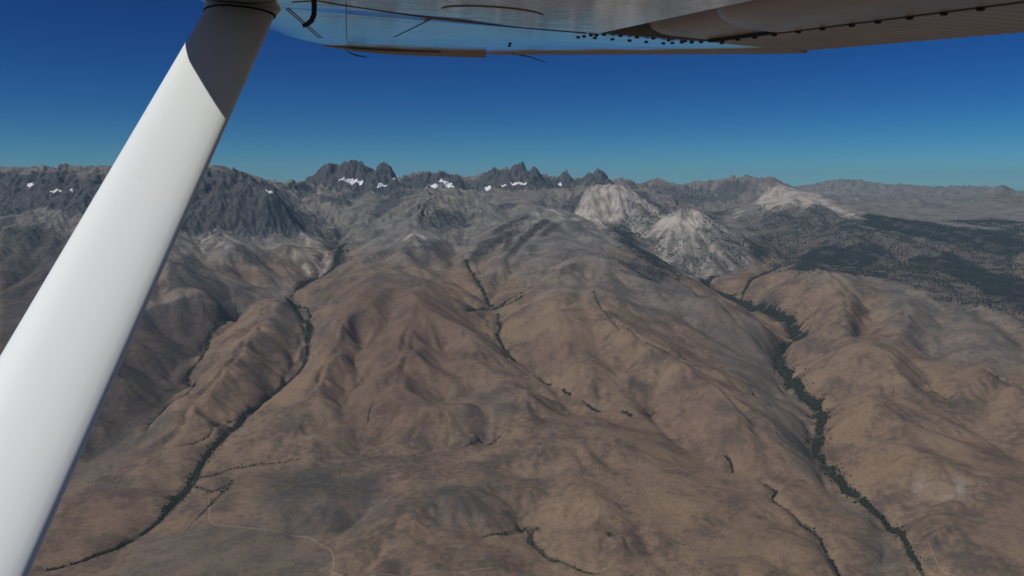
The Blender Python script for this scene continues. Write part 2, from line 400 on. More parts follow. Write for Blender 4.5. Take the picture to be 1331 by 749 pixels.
STRIPS = {
    'left_creek': [
        ([(-2442, 11610, 30), (-2397, 10917, 30), (-2391, 10500, 34), (-2573, 10484, 30), (-2687, 10135, 28), (-2680, 9596, 26), (-2475, 9095, 26), (-2205, 8578, 28), (-2115, 8178, 24), (-2026, 7789, 20), (-1950, 7371, 22), (-1982, 7265, 20), (-2057, 6826, 20), (-2081, 6571, 20), (-2146, 6237, 20), (-2132, 6045, 22), (-2144, 5666, 18), (-2162, 5455, 18), (-2129, 5225, 20), (-2103, 5053, 30), (-2102, 4873, 28), (-2109, 4728, 20), (-2112, 4548, 16), (-2143, 4414, 14), (-2207, 4269, 12), (-2307, 4169, 10), (-2396, 4097, 9), (-2475, 4019, 8)], 1),
        ([(-2551, 9352, 14), (-2379, 9209, 12), (-2225, 8735, 14)], 0.8),
    ],
    'left_branch': [
        ([(-2153, 6111, 8), (-2228, 6012, 8), (-2232, 5678, 8), (-2298, 5557, 8), (-2359, 5504, 4)], 0.7),
        ([(-2079, 5097, 12), (-1974, 5119, 16), (-1907, 5221, 14), (-1694, 5294, 10), (-1457, 5302, 5)], 0.55),
        ([(-2084, 5005, 10), (-1915, 4889, 9), (-1824, 4981, 14), (-1837, 5048, 6)], 0.8),
        ([(-1820, 4939, 8), (-1855, 4791, 8), (-1868, 4598, 6), (-1871, 4521, 4)], 0.8),
    ],
    'far_left_creek': [
        ([(-3123, 9022, 18), (-3146, 8589, 20), (-3137, 8113, 20), (-2944, 7439, 16), (-2964, 7129, 10), (-2709, 6646, 10), (-2827, 6493, 9), (-2757, 5975, 9), (-2740, 5802, 6)], 0.9),
    ],
    'right_creek': [
        ([(2782, 10991, 40), (2569, 10631, 48), (2551, 10422, 44), (2685, 10382, 40), (2801, 10135, 40), (2880, 9789, 40), (2991, 9469, 42), (3125, 9310, 46), (3182, 8995, 50), (3051, 8293, 58), (2997, 8449, 34), (2737, 8061, 34), (2694, 7898, 40), (2604, 7581, 44), (2572, 7204, 42), (2567, 6948, 44), (2586, 6772, 42), (2569, 6547, 38), (2506, 6279, 34), (2363, 5963, 30), (2260, 5749, 32), (2235, 5533, 24), (2198, 5170, 26), (2201, 4910, 18), (2222, 4756, 20), (2261, 4649, 16), (2276, 4558, 18), (2240, 4318, 14), (2171, 4136, 9), (2157, 4032, 8), (2156, 3948, 7)], 1),
        ([(3951, 11801, 22), (3397, 10985, 18), (2997, 10212, 16), (2886, 9982, 10)], 0.7),
    ],
    'ravine': [
        ([(-633, 10676, 16), (-551, 10286, 14), (-461, 10045, 16), (-390, 9707, 14), (-304, 9347, 18), (-225, 9082, 20)], 0.8),
        ([(-483, 8629, 16), (-354, 8981, 22), (-179, 9003, 24), (-47, 8967, 18), (127, 9084, 10)], 0.9),
        ([(-136, 9026, 18), (-4, 9169, 14), (217, 9170, 10), (510, 9687, 9)], 0.7),
        ([(-175, 8765, 14), (-126, 8393, 18), (-154, 8109, 16), (-80, 7783, 12), (46, 7291, 9)], 0.8),
        ([(251, 7013, 6), (331, 6792, 6)], 0.8),
        ([(432, 6699, 7), (494, 6552, 6)], 1),
        ([(580, 6422, 7), (643, 6342, 8), (723, 6275, 6)], 1),
        ([(873, 6188, 11), (939, 6137, 11)], 0.9),
        ([(1078, 6239, 10), (1165, 6313, 5)], 0.7),
        ([(1499, 5399, 8), (1511, 5322, 7), (1501, 5223, 4)], 0.9),
        ([(1660, 5027, 7), (1692, 4924, 8), (1640, 4837, 5), (1669, 4709, 4)], 0.8),
        ([(1703, 4639, 6), (1728, 4551, 9), (1764, 4471, 8), (1764, 4355, 7), (1750, 4214, 6), (1736, 4072, 6), (1722, 3965, 6)], 1),
    ],
    'spring': [
        ([(-164, 4325, 8), (-68, 4368, 9), (65, 4491, 16), (154, 4447, 12)], 0.8),
        ([(110, 4466, 16), (99, 4360, 18), (149, 4270, 12), (196, 4154, 8), (287, 4078, 6), (462, 3971, 5)], 0.9),
        ([(541, 4303, 12), (566, 4259, 6)], 0.8),
        ([(-346, 5484, 14), (-294, 5523, 12), (-88, 5725, 6)], 0.7),
        ([(-1084, 6109, 6), (-1100, 5995, 5), (-1085, 5840, 4)], 0.6),
    ],
    'slope_brush': [
        ([(1217, 7127, 8), (1300, 7008, 8), (1389, 6930, 6)], 0.9),
        ([(2006, 6507, 8), (2050, 6163, 6)], 0.9),
        ([(3985, 6618, 14), (4051, 6483, 16), (4029, 6095, 16)], 0.6),
        ([(3265, 6341, 12), (3505, 6465, 10), (3496, 6153, 12)], 0.6),
        ([(876, 8649, 8), (941, 7762, 8), (999, 7339, 6)], 0.7),
        ([(1853, 10389, 14), (2155, 9473, 14), (2346, 8164, 12), (2584, 7881, 6)], 0.5),
        ([(180, 7525, 6), (-81, 7979, 6)], 0.4),
        ([(4046, 8863, 12), (3533, 8157, 9), (3240, 7915, 5)], 0.35),
        ([(1506, 7030, 10), (1543, 6913, 8)], 0.7),
        ([(-1608, 7840, 8), (-1509, 7926, 10), (-1444, 8004, 6)], 0.6),
    ],
}
SNOW = [
    [(-3469, 16067), (-3396, 16167), (-3082, 16220), (-2956, 16111), (-2971, 16015), (-3236, 16127)],
    [(-2729, 15940), (-2635, 16117), (-2457, 16157), (-2620, 16018)],
    [(-2412, 16287), (-2391, 16467), (-2345, 16463), (-2376, 16241)],
    [(-3763, 12183), (-4162, 14316), (-3575, 12172), (-3655, 12131)],
    [(-3727, 15398), (-3629, 15480), (-3399, 14434), (-3656, 15219)],
    [(-1569, 17249), (-1271, 17212), (-1204, 16951), (-1432, 16977)],
    [(-1798, 17223), (-1572, 17087), (-1566, 16843), (-1715, 17041)],
    [(-1057, 16910), (-458, 17469), (-503, 17309), (-979, 16161)],
    [(-41, 17468), (341, 17485), (339, 17376), (8, 17374)],
    [(-258, 17474), (-124, 17427), (-140, 17327), (-223, 17359)],
    [(-597, 17638), (-461, 17598), (-420, 17268), (-536, 17301)],
    [(-112, 18206), (-8, 17995), (42, 17923), (-60, 18054)],
    [(1043, 18394), (1129, 18373), (1141, 18270), (1059, 18362)],
    [(-7890, 13122), (-7903, 13275), (-7718, 13020), (-7819, 13038)],
    [(-7405, 12876), (-7237, 12928), (-7220, 12893), (-7380, 12848)],
    [(-7061, 12854), (-6996, 12895), (-6984, 12821)],
]
ROADS = [
    [(-1902, 4800), (-1838, 4643), (-1744, 4429), (-1621, 4396), (-1431, 4355), (-1207, 4335), (-1078, 4254), (-994, 4167), (-939, 3995), (-944, 3945), (-873, 3892)],
    [(-939, 3921), (-648, 3850), (-417, 3889), (-102, 3970)],
    [(2284, 4528), (2254, 4289), (2240, 4018), (2278, 3860)],
    [(-1892, 4350), (-1893, 4520), (-1890, 4729)],
]

WN = (0.05960, -0.09913, 0.99329)
WS = (-0.20847, 0.97188, 0.10950)
WC = (0.97621, 0.21359, -0.03726)
HINGE_BOLTS = [(2.316, 1.192), (2.22, 1.189), (2.119, 1.186), (2.014, 1.182), (1.897, 1.168), (1.792, 1.159), (1.677, 1.146), (1.585, 1.144), (1.484, 1.136), (1.387, 1.132), (1.295, 1.13)]
SKIN_BOLTS = [(2.7, 0.806), (2.643, 0.809), (2.573, 0.811), (2.557, 0.824), (2.507, 0.833), (2.678, 0.858), (2.677, 0.92), (2.69, 0.986), (2.5, 0.886), (2.507, 0.944), (2.501, 0.997), (2.528, 1.061), (2.698, 1.05), (2.705, 1.116), (2.645, 1.124), (2.585, 1.132), (2.555, 1.154), (2.519, 1.114), (2.5, 1.162), (2.44, 1.205), (3.495, 0.734), (3.321, 0.701)]
SEAMS = [[(2.499, -0.135), (3.797, -0.068)], [(2.469, -0.127), (3.78, -0.054)], [(2.187, 0.031), (2.826, 0.038), (3.935, 0.055)], [(2.441, 0.277), (2.868, 0.259), (3.369, 0.233)], [(2.283, -0.107), (2.193, -0.044), (2.243, 0.012), (2.417, 0.274), (2.481, 0.493), (2.508, 0.77)]]
PLATES = [(2.11, 0.399, 0.13), (1.85, 0.642, 0.13), (1.907, 0.471, 0.05)]


# ------------------------------------------------------------------ terrain heights on a log-polar grid
def densify(lines):
    pts = []
    for l in lines:
        l = np.array(l, float)
        pts.append(l[0])
        for A, B in zip(l[:-1], l[1:]):
            d = math.hypot(B[0] - A[0], B[1] - A[1])
            st = min(max(0.02 * min(A[1], B[1]), 90.0), 400.0)
            k = max(1, int(math.ceil(d / st)))
            for i in range(1, k + 1):
                pts.append(A + (B - A) * i / k)
    keep = []
    cells = {}
    for q in pts:
        c = (int(q[0] // 60), int(q[1] // 60))
        if any((c[0] + i, c[1] + j) in cells for i in (-1, 0, 1) for j in (-1, 0, 1)):
            near = [cells[(c[0] + i, c[1] + j)] for i in (-1, 0, 1) for j in (-1, 0, 1) if (c[0] + i, c[1] + j) in cells]
            if any((q[0] - w[0]) ** 2 + (q[1] - w[1]) ** 2 < 55 ** 2 for w in near):
                continue
        cells[c] = q
        keep.append(q)
    return np.array(keep)

th_d = np.radians(np.linspace(-38, 38, 920))
th_l = np.radians(np.linspace(-180, -38, 40)[:-1])
th_r = np.radians(np.linspace(38, 180, 40)[1:])
TH = np.concatenate([th_l, th_d, th_r])
def lr(a, b, st):
    n = max(2, int(round(math.log(b / a) / st)))
    return list(np.exp(np.linspace(math.log(a), math.log(b), n + 1))[:-1])
RR = np.array([1.0, 60.0, 200.0, 500.0, 1000.0, 1500.0, 2000.0, 2500.0, 2900.0] + lr(3200, 10500, 0.0021) + lr(10500, 20000, 0.0013)
              + lr(20000, 36000, 0.007) + list(np.linspace(36000, 95000, 16)))
NT, NR = len(TH), len(RR)
LR = np.log(RR)
GX = (RR[:, None] * np.sin(TH)[None, :])
GY = (RR[:, None] * np.cos(TH)[None, :])

def smooth(a, b, x):
    t = np.clip((x - a) / (b - a), 0, 1)
    return t * t * (3 - 2 * t)

def hash2(ix, iy, seed):
    h = (ix.astype(np.int64) * 374761393 + iy.astype(np.int64) * 668265263 + seed * 1442695041) & 0xFFFFFFFF
    h = ((h ^ (h >> 13)) * 1274126177) & 0xFFFFFFFF
    h = ((h ^ (h >> 16)) * 2246822519) & 0xFFFFFFFF
    return ((h ^ (h >> 15)) & 0xFFFF).astype(np.float32) / 65535.0

def vnoise(X, Y, L, seed):
    fx, fy = X / L, Y / L
    ix, iy = np.floor(fx), np.floor(fy)
    tx, ty = (fx - ix).astype(np.float32), (fy - iy).astype(np.float32)
    ix = ix.astype(np.int64); iy = iy.astype(np.int64)
    tx = tx * tx * tx * (tx * (tx * 6 - 15) + 10); ty = ty * ty * ty * (ty * (ty * 6 - 15) + 10)
    a = hash2(ix, iy, seed); b = hash2(ix + 1, iy, seed)
    c = hash2(ix, iy + 1, seed); d = hash2(ix + 1, iy + 1, seed)
    return (a + (b - a) * tx) * (1 - ty) + (c + (d - c) * tx) * ty

def fbm(X, Y, L, seed, octv=4, g=0.5):
    s = 0; w = 1; t = 0
    for o in range(octv):
        s = s + w * vnoise(X * (0.8 if o % 2 else 1) + Y * (0.6 if o % 2 else 0), Y * (0.8 if o % 2 else 1) - X * (0.6 if o % 2 else 0), L, seed + o)
        t += w; w *= g; L *= 0.5
    return s / t

def grad(H):
    gl, gt = np.gradient(H, LR, TH)
    gr = gl / RR[:, None]; gt = gt / RR[:, None]
    s, c = np.sin(TH)[None, :], np.cos(TH)[None, :]
    return gr * s + gt * c, gr * c - gt * s

def blur(A, nr, nt):
    for ax, n in ((0, nr), (1, nt)):
        if n < 1: continue
        for _ in range(2):
            pad = [(0, 0), (0, 0)]; pad[ax] = (n + 1, n)
            c = np.cumsum(np.pad(A, pad, mode='edge'), axis=ax)
            A = (np.take(c, range(2 * n + 1, c.shape[ax]), axis=ax) - np.take(c, range(0, c.shape[ax] - 2 * n - 1), axis=ax)) / (2 * n + 1)
    return A

def gullies(X, Y, gx, gy, L, seed, aspect=1.0):
    m = np.sqrt(gx * gx + gy * gy) + 1e-6
    px, py = (-gy / m).astype(np.float32), (gx / m).astype(np.float32)
    fx, fy = X / L, Y / L
    ix, iy = np.floor(fx).astype(np.int64), np.floor(fy).astype(np.int64)
    fx = (fx - ix).astype(np.float32); fy = (fy - iy).astype(np.float32)
    S = np.zeros_like(fx); W = np.zeros_like(fx)
    for j in (-1, 0, 1):
        for k in (-1, 0, 1):
            h1 = hash2(ix + j, iy + k, seed); h2 = hash2(ix + j, iy + k, seed + 77)
            vx = fx - j - 0.1 - 0.8 * h1; vy = fy - k - 0.1 - 0.8 * h2
            w = np.maximum(np.exp(-2.2 * (vx * vx + vy * vy)) - 0.012, 0)
            S += w * np.cos(6.2832 * (vx * px + vy * py)); W += w
    return S / np.maximum(W, 1e-4)

def up2(H2, rows, cols):
    # bilinear back to full resolution from every second row / column
    ri = np.arange(len(rows)); ci = np.arange(len(cols))
    fr = np.interp(LR, LR[rows], ri); fc = np.interp(TH, TH[cols], ci)
    r0 = np.minimum(fr.astype(int), len(rows) - 2); c0 = np.minimum(fc.astype(int), len(cols) - 2)
    a = (fr - r0)[:, None]; b = (fc - c0)[None, :]
    A = H2[r0] * (1 - a) + H2[r0 + 1] * a
    return A[:, c0] * (1 - b) + A[:, c0 + 1] * b

def base_height():
    C = densify(CONTROL)
    S = 10000.0
    P = C[:, :2] / S
    n = len(P)
    d = np.sqrt(((P[:, None] - P[None]) ** 2).sum(-1) + 1e-8)
    M = np.zeros((n + 3, n + 3))
    M[:n, :n] = d - np.eye(n) * 0.0004
    M[:n, n] = 1; M[:n, n + 1:] = P; M[n, :n] = 1; M[n + 1:, :n] = P.T
    rhs = np.zeros(n + 3); rhs[:n] = C[:, 2]
    w = np.linalg.solve(M, rhs)
    rows = np.unique(np.concatenate([np.arange(0, NR, 3), [NR - 1]])); cols = np.unique(np.concatenate([np.arange(0, NT, 2), [NT - 1]]))
    x = (GX[np.ix_(rows, cols)] / S).ravel().astype(np.float32); y = (GY[np.ix_(rows, cols)] / S).ravel().astype(np.float32)
    out = np.empty(len(x), np.float32)
    px = P[:, 0].astype(np.float32); py = P[:, 1].astype(np.float32); wf = w[:n].astype(np.float32)
    for i in range(0, len(x), 8192):
        xx = x[i:i + 8192, None] - px; yy = y[i:i + 8192, None] - py
        xx *= xx; yy *= yy; xx += yy
        np.sqrt(xx, out=xx)
        out[i:i + 8192] = xx @ wf
    out = out + w[n] + w[n + 1] * x + w[n + 2] * y
    return up2(out.reshape(len(rows), len(cols)).astype(np.float64), rows, cols)

def seg_dist(X, Y, ax, ay, bx, by):
    dx, dy = bx - ax, by - ay
    t = np.clip(((X - ax) * dx + (Y - ay) * dy) / max(dx * dx + dy * dy, 1e-6), 0, 1)
    return np.hypot(X - ax - t * dx, Y - ay - t * dy), t

CUT = np.zeros((NR, NT)); CHUTE = np.zeros((NR, NT))
def build_height():
    H = base_height()
    far = smooth(60000, 40000, RR)[:, None] * smooth(2500, 3400, RR)[:, None]
    gx, gy = grad(H)
    sl = np.sqrt(gx * gx + gy * gy)
    alt = smooth(-1000, -450, H)
    side = smooth(2500, 6500, GX) * (1 - smooth(16000, 20000, RR))[:, None]        # softer, wooded right-hand range
    wide = sl.copy()                                       # steepness spread over the ridge tops as well
    for sh in (6, 12, 24):
        wide = np.maximum(wide, 0.93 * np.maximum(np.roll(wide, sh, 0), np.roll(wide, -sh, 0)))
        wide = np.maximum(wide, 0.93 * np.maximum(np.roll(wide, sh // 2, 1), np.roll(wide, -(sh // 2), 1)))
    crag = alt * smooth(0.30, 0.6, wide) * (1 - 0.6 * side)
    cone = np.zeros_like(H)
    for x0, y0, s0 in ((1860, 15400, 1100), (3020, 12900, 1100), (5900, 17300, 1500)):      # smooth granite cones
        cone = np.maximum(cone, np.exp(-((GX - x0) ** 2 + (GY - y0) ** 2) / s0 ** 2))
    crag = crag * (1 - 0.45 * cone)
    crag = np.maximum(crag, 0.8 * smooth(18500, 20500, RR)[:, None] * smooth(-700, -300, H))
    X = GX + 160 * (fbm(GX, GY, 900, 5, 3) - 0.5); Y = GY + 160 * (fbm(GX, GY, 900, 9, 3) - 0.5)
    D = H + far * (fbm(X, Y, 1400, 31, 3) - 0.5) * (40 + 30 * alt) + far * (1 - alt) * smooth(-1250, -1700, H) * 70 * (fbm(X, Y, 620, 37, 2) - 0.5)
    up = smooth(-1400, -1000, H)
    dome = np.exp(-((GX - 800) ** 2 + (GY - 12000) ** 2) / 1300 ** 2)
    back = smooth(14500, 17500, RR)[:, None] * smooth(2500, 4500, GX)
    #          wavelength, amplitude on hills, amplitude on crags
    for k, (L, ah, ac) in enumerate(((2000, 0, 0), (900, 150, 60), (430, 78, 100), (210, 24, 80), (105, 7.0, 52), (52, 1.6, 24))):
        gx, gy = grad(D)
        nb = int(L * 0.22 / 10)
        if nb:
            gx = gx * crag + blur(gx, nb, int(nb * 1.4)) * (1 - crag); gy = gy * crag + blur(gy, nb, int(nb * 1.4)) * (1 - crag)
        sl = np.sqrt(gx * gx + gy * gy)
        c = gullies(X, Y, gx, gy, L, 99 + k)
        if L == 210: CHUTE[:] = c
        tri = 1 - np.sqrt(np.clip((1 - c) * 0.5, 0, 1))
        rnd = np.sqrt(np.clip(0.5 + 0.5 * c, 0, 1)) if k < 4 else 0.5 + 0.5 * c
        g = rnd * (1 - crag) + tri * crag
        amp = (150 * back if L == 2000 else ah * (1 + 0.3 * up)) * (1 - crag) * (1 - 0.3 * cone) * (1 - 0.6 * dome) * smooth(*((0.05, 0.24) if k < 3 else (0.12, 0.42)), sl) + ac * crag
        D = D + far * amp * (g - 0.55 - 0.1 * crag)
    D = D + far * crag * 45 * (fbm(GX, GY, 130, 51, 3, 0.6) - 0.5)
    teeth = 1 - np.abs(2 * fbm(GX, GY, 330, 57, 4, 0.6) - 1)
    D = D + far * crag * smooth(-350, 100, H) * 170 * (teeth - 0.72)
    D = D + far * smooth(19000, 23000, RR)[:, None] * 220 * (1 - np.abs(2 * fbm(GX, GY, 2600, 59, 5, 0.55) - 1) - 0.75)
    for name, strips in STRIPS.items():                      # stream-cut notches
        dep = {'left_creek': 16, 'right_creek': 42, 'ravine': 26, 'far_left_creek': 24}.get(name, 12)
        for pts, dens in strips:
            for (ax, ay, aw), (bx, by, bw) in zip(pts[:-1], pts[1:]):
                if math.hypot(ax - bx, ay - by) > 2500: continue
                w = 0.8 * max(aw, bw) + (70 if name == 'right_creek' else 32); m = 2.6 * w
                rr = (math.hypot(ax, ay), math.hypot(bx, by)); tt = (math.atan2(ax, ay), math.atan2(bx, by))
                r0, r1 = np.searchsorted(RR, [min(rr) - m, max(rr) + m]); c0, c1 = np.searchsorted(TH, [min(tt) - m / min(rr), max(tt) + m / min(rr)])
                sl_ = (slice(r0, r1), slice(c0, c1))
                d, _ = seg_dist(GX[sl_], GY[sl_], ax, ay, bx, by)
                CUT[sl_] = np.maximum(CUT[sl_], dep * np.exp(-(d / w) ** 2))
    D = D - CUT
    gx, gy = grad(H)
    s0 = np.sqrt(gx * gx + gy * gy)
    for sh in (2, 4, 6):
        s0 = 0.25 * (2 * s0 + np.roll(s0, sh, 0) + np.roll(s0, -sh, 0)); s0 = 0.25 * (2 * s0 + np.roll(s0, sh, 1) + np.roll(s0, -sh, 1))
    return D, crag * smooth(0.30, 0.55, s0)

HT, CRAG = build_height()

def height(x, y):
    x = np.asarray(x, float); y = np.asarray(y, float)
    r = np.hypot(x, y); t = np.arctan2(x, y)
    fr = np.interp(np.log(r), LR, np.arange(NR)); fc = np.interp(t, TH, np.arange(NT))
    r0 = np.minimum(fr.astype(int), NR - 2); c0 = np.minimum(fc.astype(int), NT - 2)
    a = fr - r0; b = fc - c0
    return (HT[r0, c0] * (1 - b) + HT[r0, c0 + 1] * b) * (1 - a) + (HT[r0 + 1, c0] * (1 - b) + HT[r0 + 1, c0 + 1] * b) * a
#@TERRAIN_END@

# ------------------------------------------------------------------ helpers
rng = np.random.default_rng(7)

def mesh_obj(name, V, F, mat=None, parent=None, smooth_shade=False):
    me = bpy.data.meshes.new(name)
    V = np.asarray(V, np.float32); F = np.asarray(F, np.int32)
    me.vertices.add(len(V)); me.vertices.foreach_set("co", V.ravel())
    n = F.shape[1]
    me.loops.add(F.size); me.loops.foreach_set("vertex_index", F.ravel())
    me.polygons.add(len(F)); me.polygons.foreach_set("loop_start", np.arange(len(F), dtype=np.int32) * n)
    me.polygons.foreach_set("loop_total", np.full(len(F), n, np.int32))
    if smooth_shade:
        me.polygons.foreach_set("use_smooth", np.ones(len(F), bool))
    me.update(calc_edges=True)
    o = bpy.data.objects.new(name, me)
    if mat: me.materials.append(mat)
    if parent: o.parent = parent
    col.objects.link(o)
    return o

def poly_obj(name, V, F, mat, parent=None, smooth_shade=False):
    me = bpy.data.meshes.new(name)
    me.from_pydata([tuple(v) for v in V], [], F)
    me.update()
    if smooth_shade:
        me.polygons.foreach_set("use_smooth", np.ones(len(me.polygons), bool))
    o = bpy.data.objects.new(name, me)
    me.materials.append(mat)
    if parent: o.parent = parent
    col.objects.link(o)
    return o

class NT_:
    """small node-graph helper"""
    def __init__(s, name):
        s.m = bpy.data.materials.new(name); s.m.use_nodes = True
        s.t = s.m.node_tree; s.b = s.t.nodes["Principled BSDF"]
        s.pos = s.t.nodes.new("ShaderNodeNewGeometry").outputs["Position"]
    def link(s, a, b): s.t.links.new(a, b)
    def put(s, sock, v):
        if hasattr(v, "node"): s.link(v, sock)
        else: sock.default_value = v
    def noise(s, size, detail=3.0, rough=0.55, stretch=None, dist=0.0, coord=None):
        mp = s.t.nodes.new("ShaderNodeMapping")
        k = 1.0 / size
        mp.inputs["Scale"].default_value = (k, k, k) if stretch is None else tuple(k * q for q in stretch)
        s.link(coord or s.pos, mp.inputs["Vector"])
        n = s.t.nodes.new("ShaderNodeTexNoise")
        n.inputs["Scale"].default_value = 1.0; n.inputs["Detail"].default_value = detail
        n.inputs["Roughness"].default_value = rough; n.inputs["Distortion"].default_value = dist
        s.link(mp.outputs[0], n.inputs["Vector"])
        return n.outputs["Fac"]
    def vor(s, size, coord=None):
        mp = s.t.nodes.new("ShaderNodeMapping"); k = 1.0 / size
        mp.inputs["Scale"].default_value = (k, k, k)
        s.link(coord or s.pos, mp.inputs["Vector"])
        n = s.t.nodes.new("ShaderNodeTexVoronoi"); n.inputs["Scale"].default_value = 1.0
        s.link(mp.outputs[0], n.inputs["Vector"])
        return n.outputs["Distance"]
    def ramp(s, v, a, b, lo=0.0, hi=1.0):
        n = s.t.nodes.new("ShaderNodeMapRange"); n.interpolation_type = 'SMOOTHSTEP'
        s.put(n.inputs["Value"], v)
        n.inputs["From Min"].default_value = a; n.inputs["From Max"].default_value = b
        n.inputs["To Min"].default_value = lo; n.inputs["To Max"].default_value = hi
        return n.outputs["Result"]
    def math(s, op, a, b=0.0):
        n = s.t.nodes.new("ShaderNodeMath"); n.operation = op; n.use_clamp = False
        s.put(n.inputs[0], a); s.put(n.inputs[1], b)
        return n.outputs[0]
    def mix(s, f, a, b):
        n = s.t.nodes.new("ShaderNodeMix"); n.data_type = 'RGBA'
        s.put(n.inputs[0], f)
        s.put(n.inputs[6], a if hasattr(a, "node") else (*a, 1)); s.put(n.inputs[7], b if hasattr(b, "node") else (*b, 1))
        return n.outputs[2]
    def attr(s, name):
        n = s.t.nodes.new("ShaderNodeAttribute"); n.attribute_name = name
        return n
    def bump(s, h, dist, strength=1.0):
        n = s.t.nodes.new("ShaderNodeBump"); n.inputs["Distance"].default_value = dist; n.inputs["Strength"].default_value = strength
        s.put(n.inputs["Height"], h)
        s.link(n.outputs[0], s.b.inputs["Normal"])

# ------------------------------------------------------------------ ground cover zones
def poly_mask(X, Y, poly, soft):
    P = np.array(poly, float)
    ins = np.zeros(X.shape, bool); d = np.full(X.shape, 1e9)
    for (ax, ay), (bx, by) in zip(P, np.roll(P, -1, 0)):
        dd, _ = seg_dist(X, Y, ax, ay, bx, by)
        d = np.minimum(d, dd)
        c = (ay > Y) != (by > Y)
        ins ^= c & (X < (bx - ax) * (Y - ay) / (by - ay + 1e-12) + ax)
    return smooth(-soft, soft, np.where(ins, d, -d))

WX = GX + 220 * (fbm(GX, GY, 500, 201, 4) - 0.5); WY = GY + 220 * (fbm(GX, GY, 500, 211, 4) - 0.5)
def zone(name):
    M = np.zeros(GX.shape, np.float32)
    for s, poly in ZONES[name]:
        P = np.array(poly, float)
        cen = P.mean(0)
        if np.any(np.hypot(*(P - cen).T) > (3500 if name == 'rock_and_shade' else 6000)): continue
        soft = {'sage': 0.016, 'rust': 0.02, 'grey': 0.02, 'brush': 0.004 if math.hypot(*cen) > 7500 else 0.022, 'forest': 0.013}.get(name, 0.006 if math.hypot(*cen) > 7500 else 0.02) * math.hypot(*cen)
        m = 5 * soft
        x0, y0 = P.min(0) - m; x1, y1 = P.max(0) + m
        rr = np.hypot(P[:, 0], P[:, 1])
        r0, r1 = np.searchsorted(RR, [max(rr.min() - m - 300, 1), rr.max() + m + 300])
        tt = np.arctan2(P[:, 0], P[:, 1]); c0, c1 = np.searchsorted(TH, [tt.min() - 0.05, tt.max() + 0.05])
        sl = (slice(r0, r1), slice(c0, c1))
        M[sl] = np.maximum(M[sl], s * (poly_mask(WX[sl], WY[sl], poly, soft) if name != 'brush' else poly_mask(GX[sl] * 0.6 + WX[sl] * 0.4, GY[sl] * 0.6 + WY[sl] * 0.4, poly, soft)))
    return M
Z = {k: zone(k) for k in ZONES}

RIP = np.zeros(GX.shape, np.float32)
for name, strips in STRIPS.items():
    for pts, dens in strips:
        for (ax, ay, aw), (bx, by, bw) in zip(pts[:-1], pts[1:]):
            m = 3 * max(aw, bw) + 60
            if math.hypot(ax - bx, ay - by) > 2500: continue
            rr = (math.hypot(ax, ay), math.hypot(bx, by)); tt = (math.atan2(ax, ay), math.atan2(bx, by))
            r0, r1 = np.searchsorted(RR, [min(rr) - m, max(rr) + m]); c0, c1 = np.searchsorted(TH, [min(tt) - m / min(rr), max(tt) + m / min(rr)])
            sl = (slice(r0, r1), slice(c0, c1))
            d, t = seg_dist(GX[sl], GY[sl], ax, ay, bx, by)
            w = aw + (bw - aw) * t
            RIP[sl] = np.maximum(RIP[sl], dens * smooth(1.5, 0.5, d / (w + 4)))

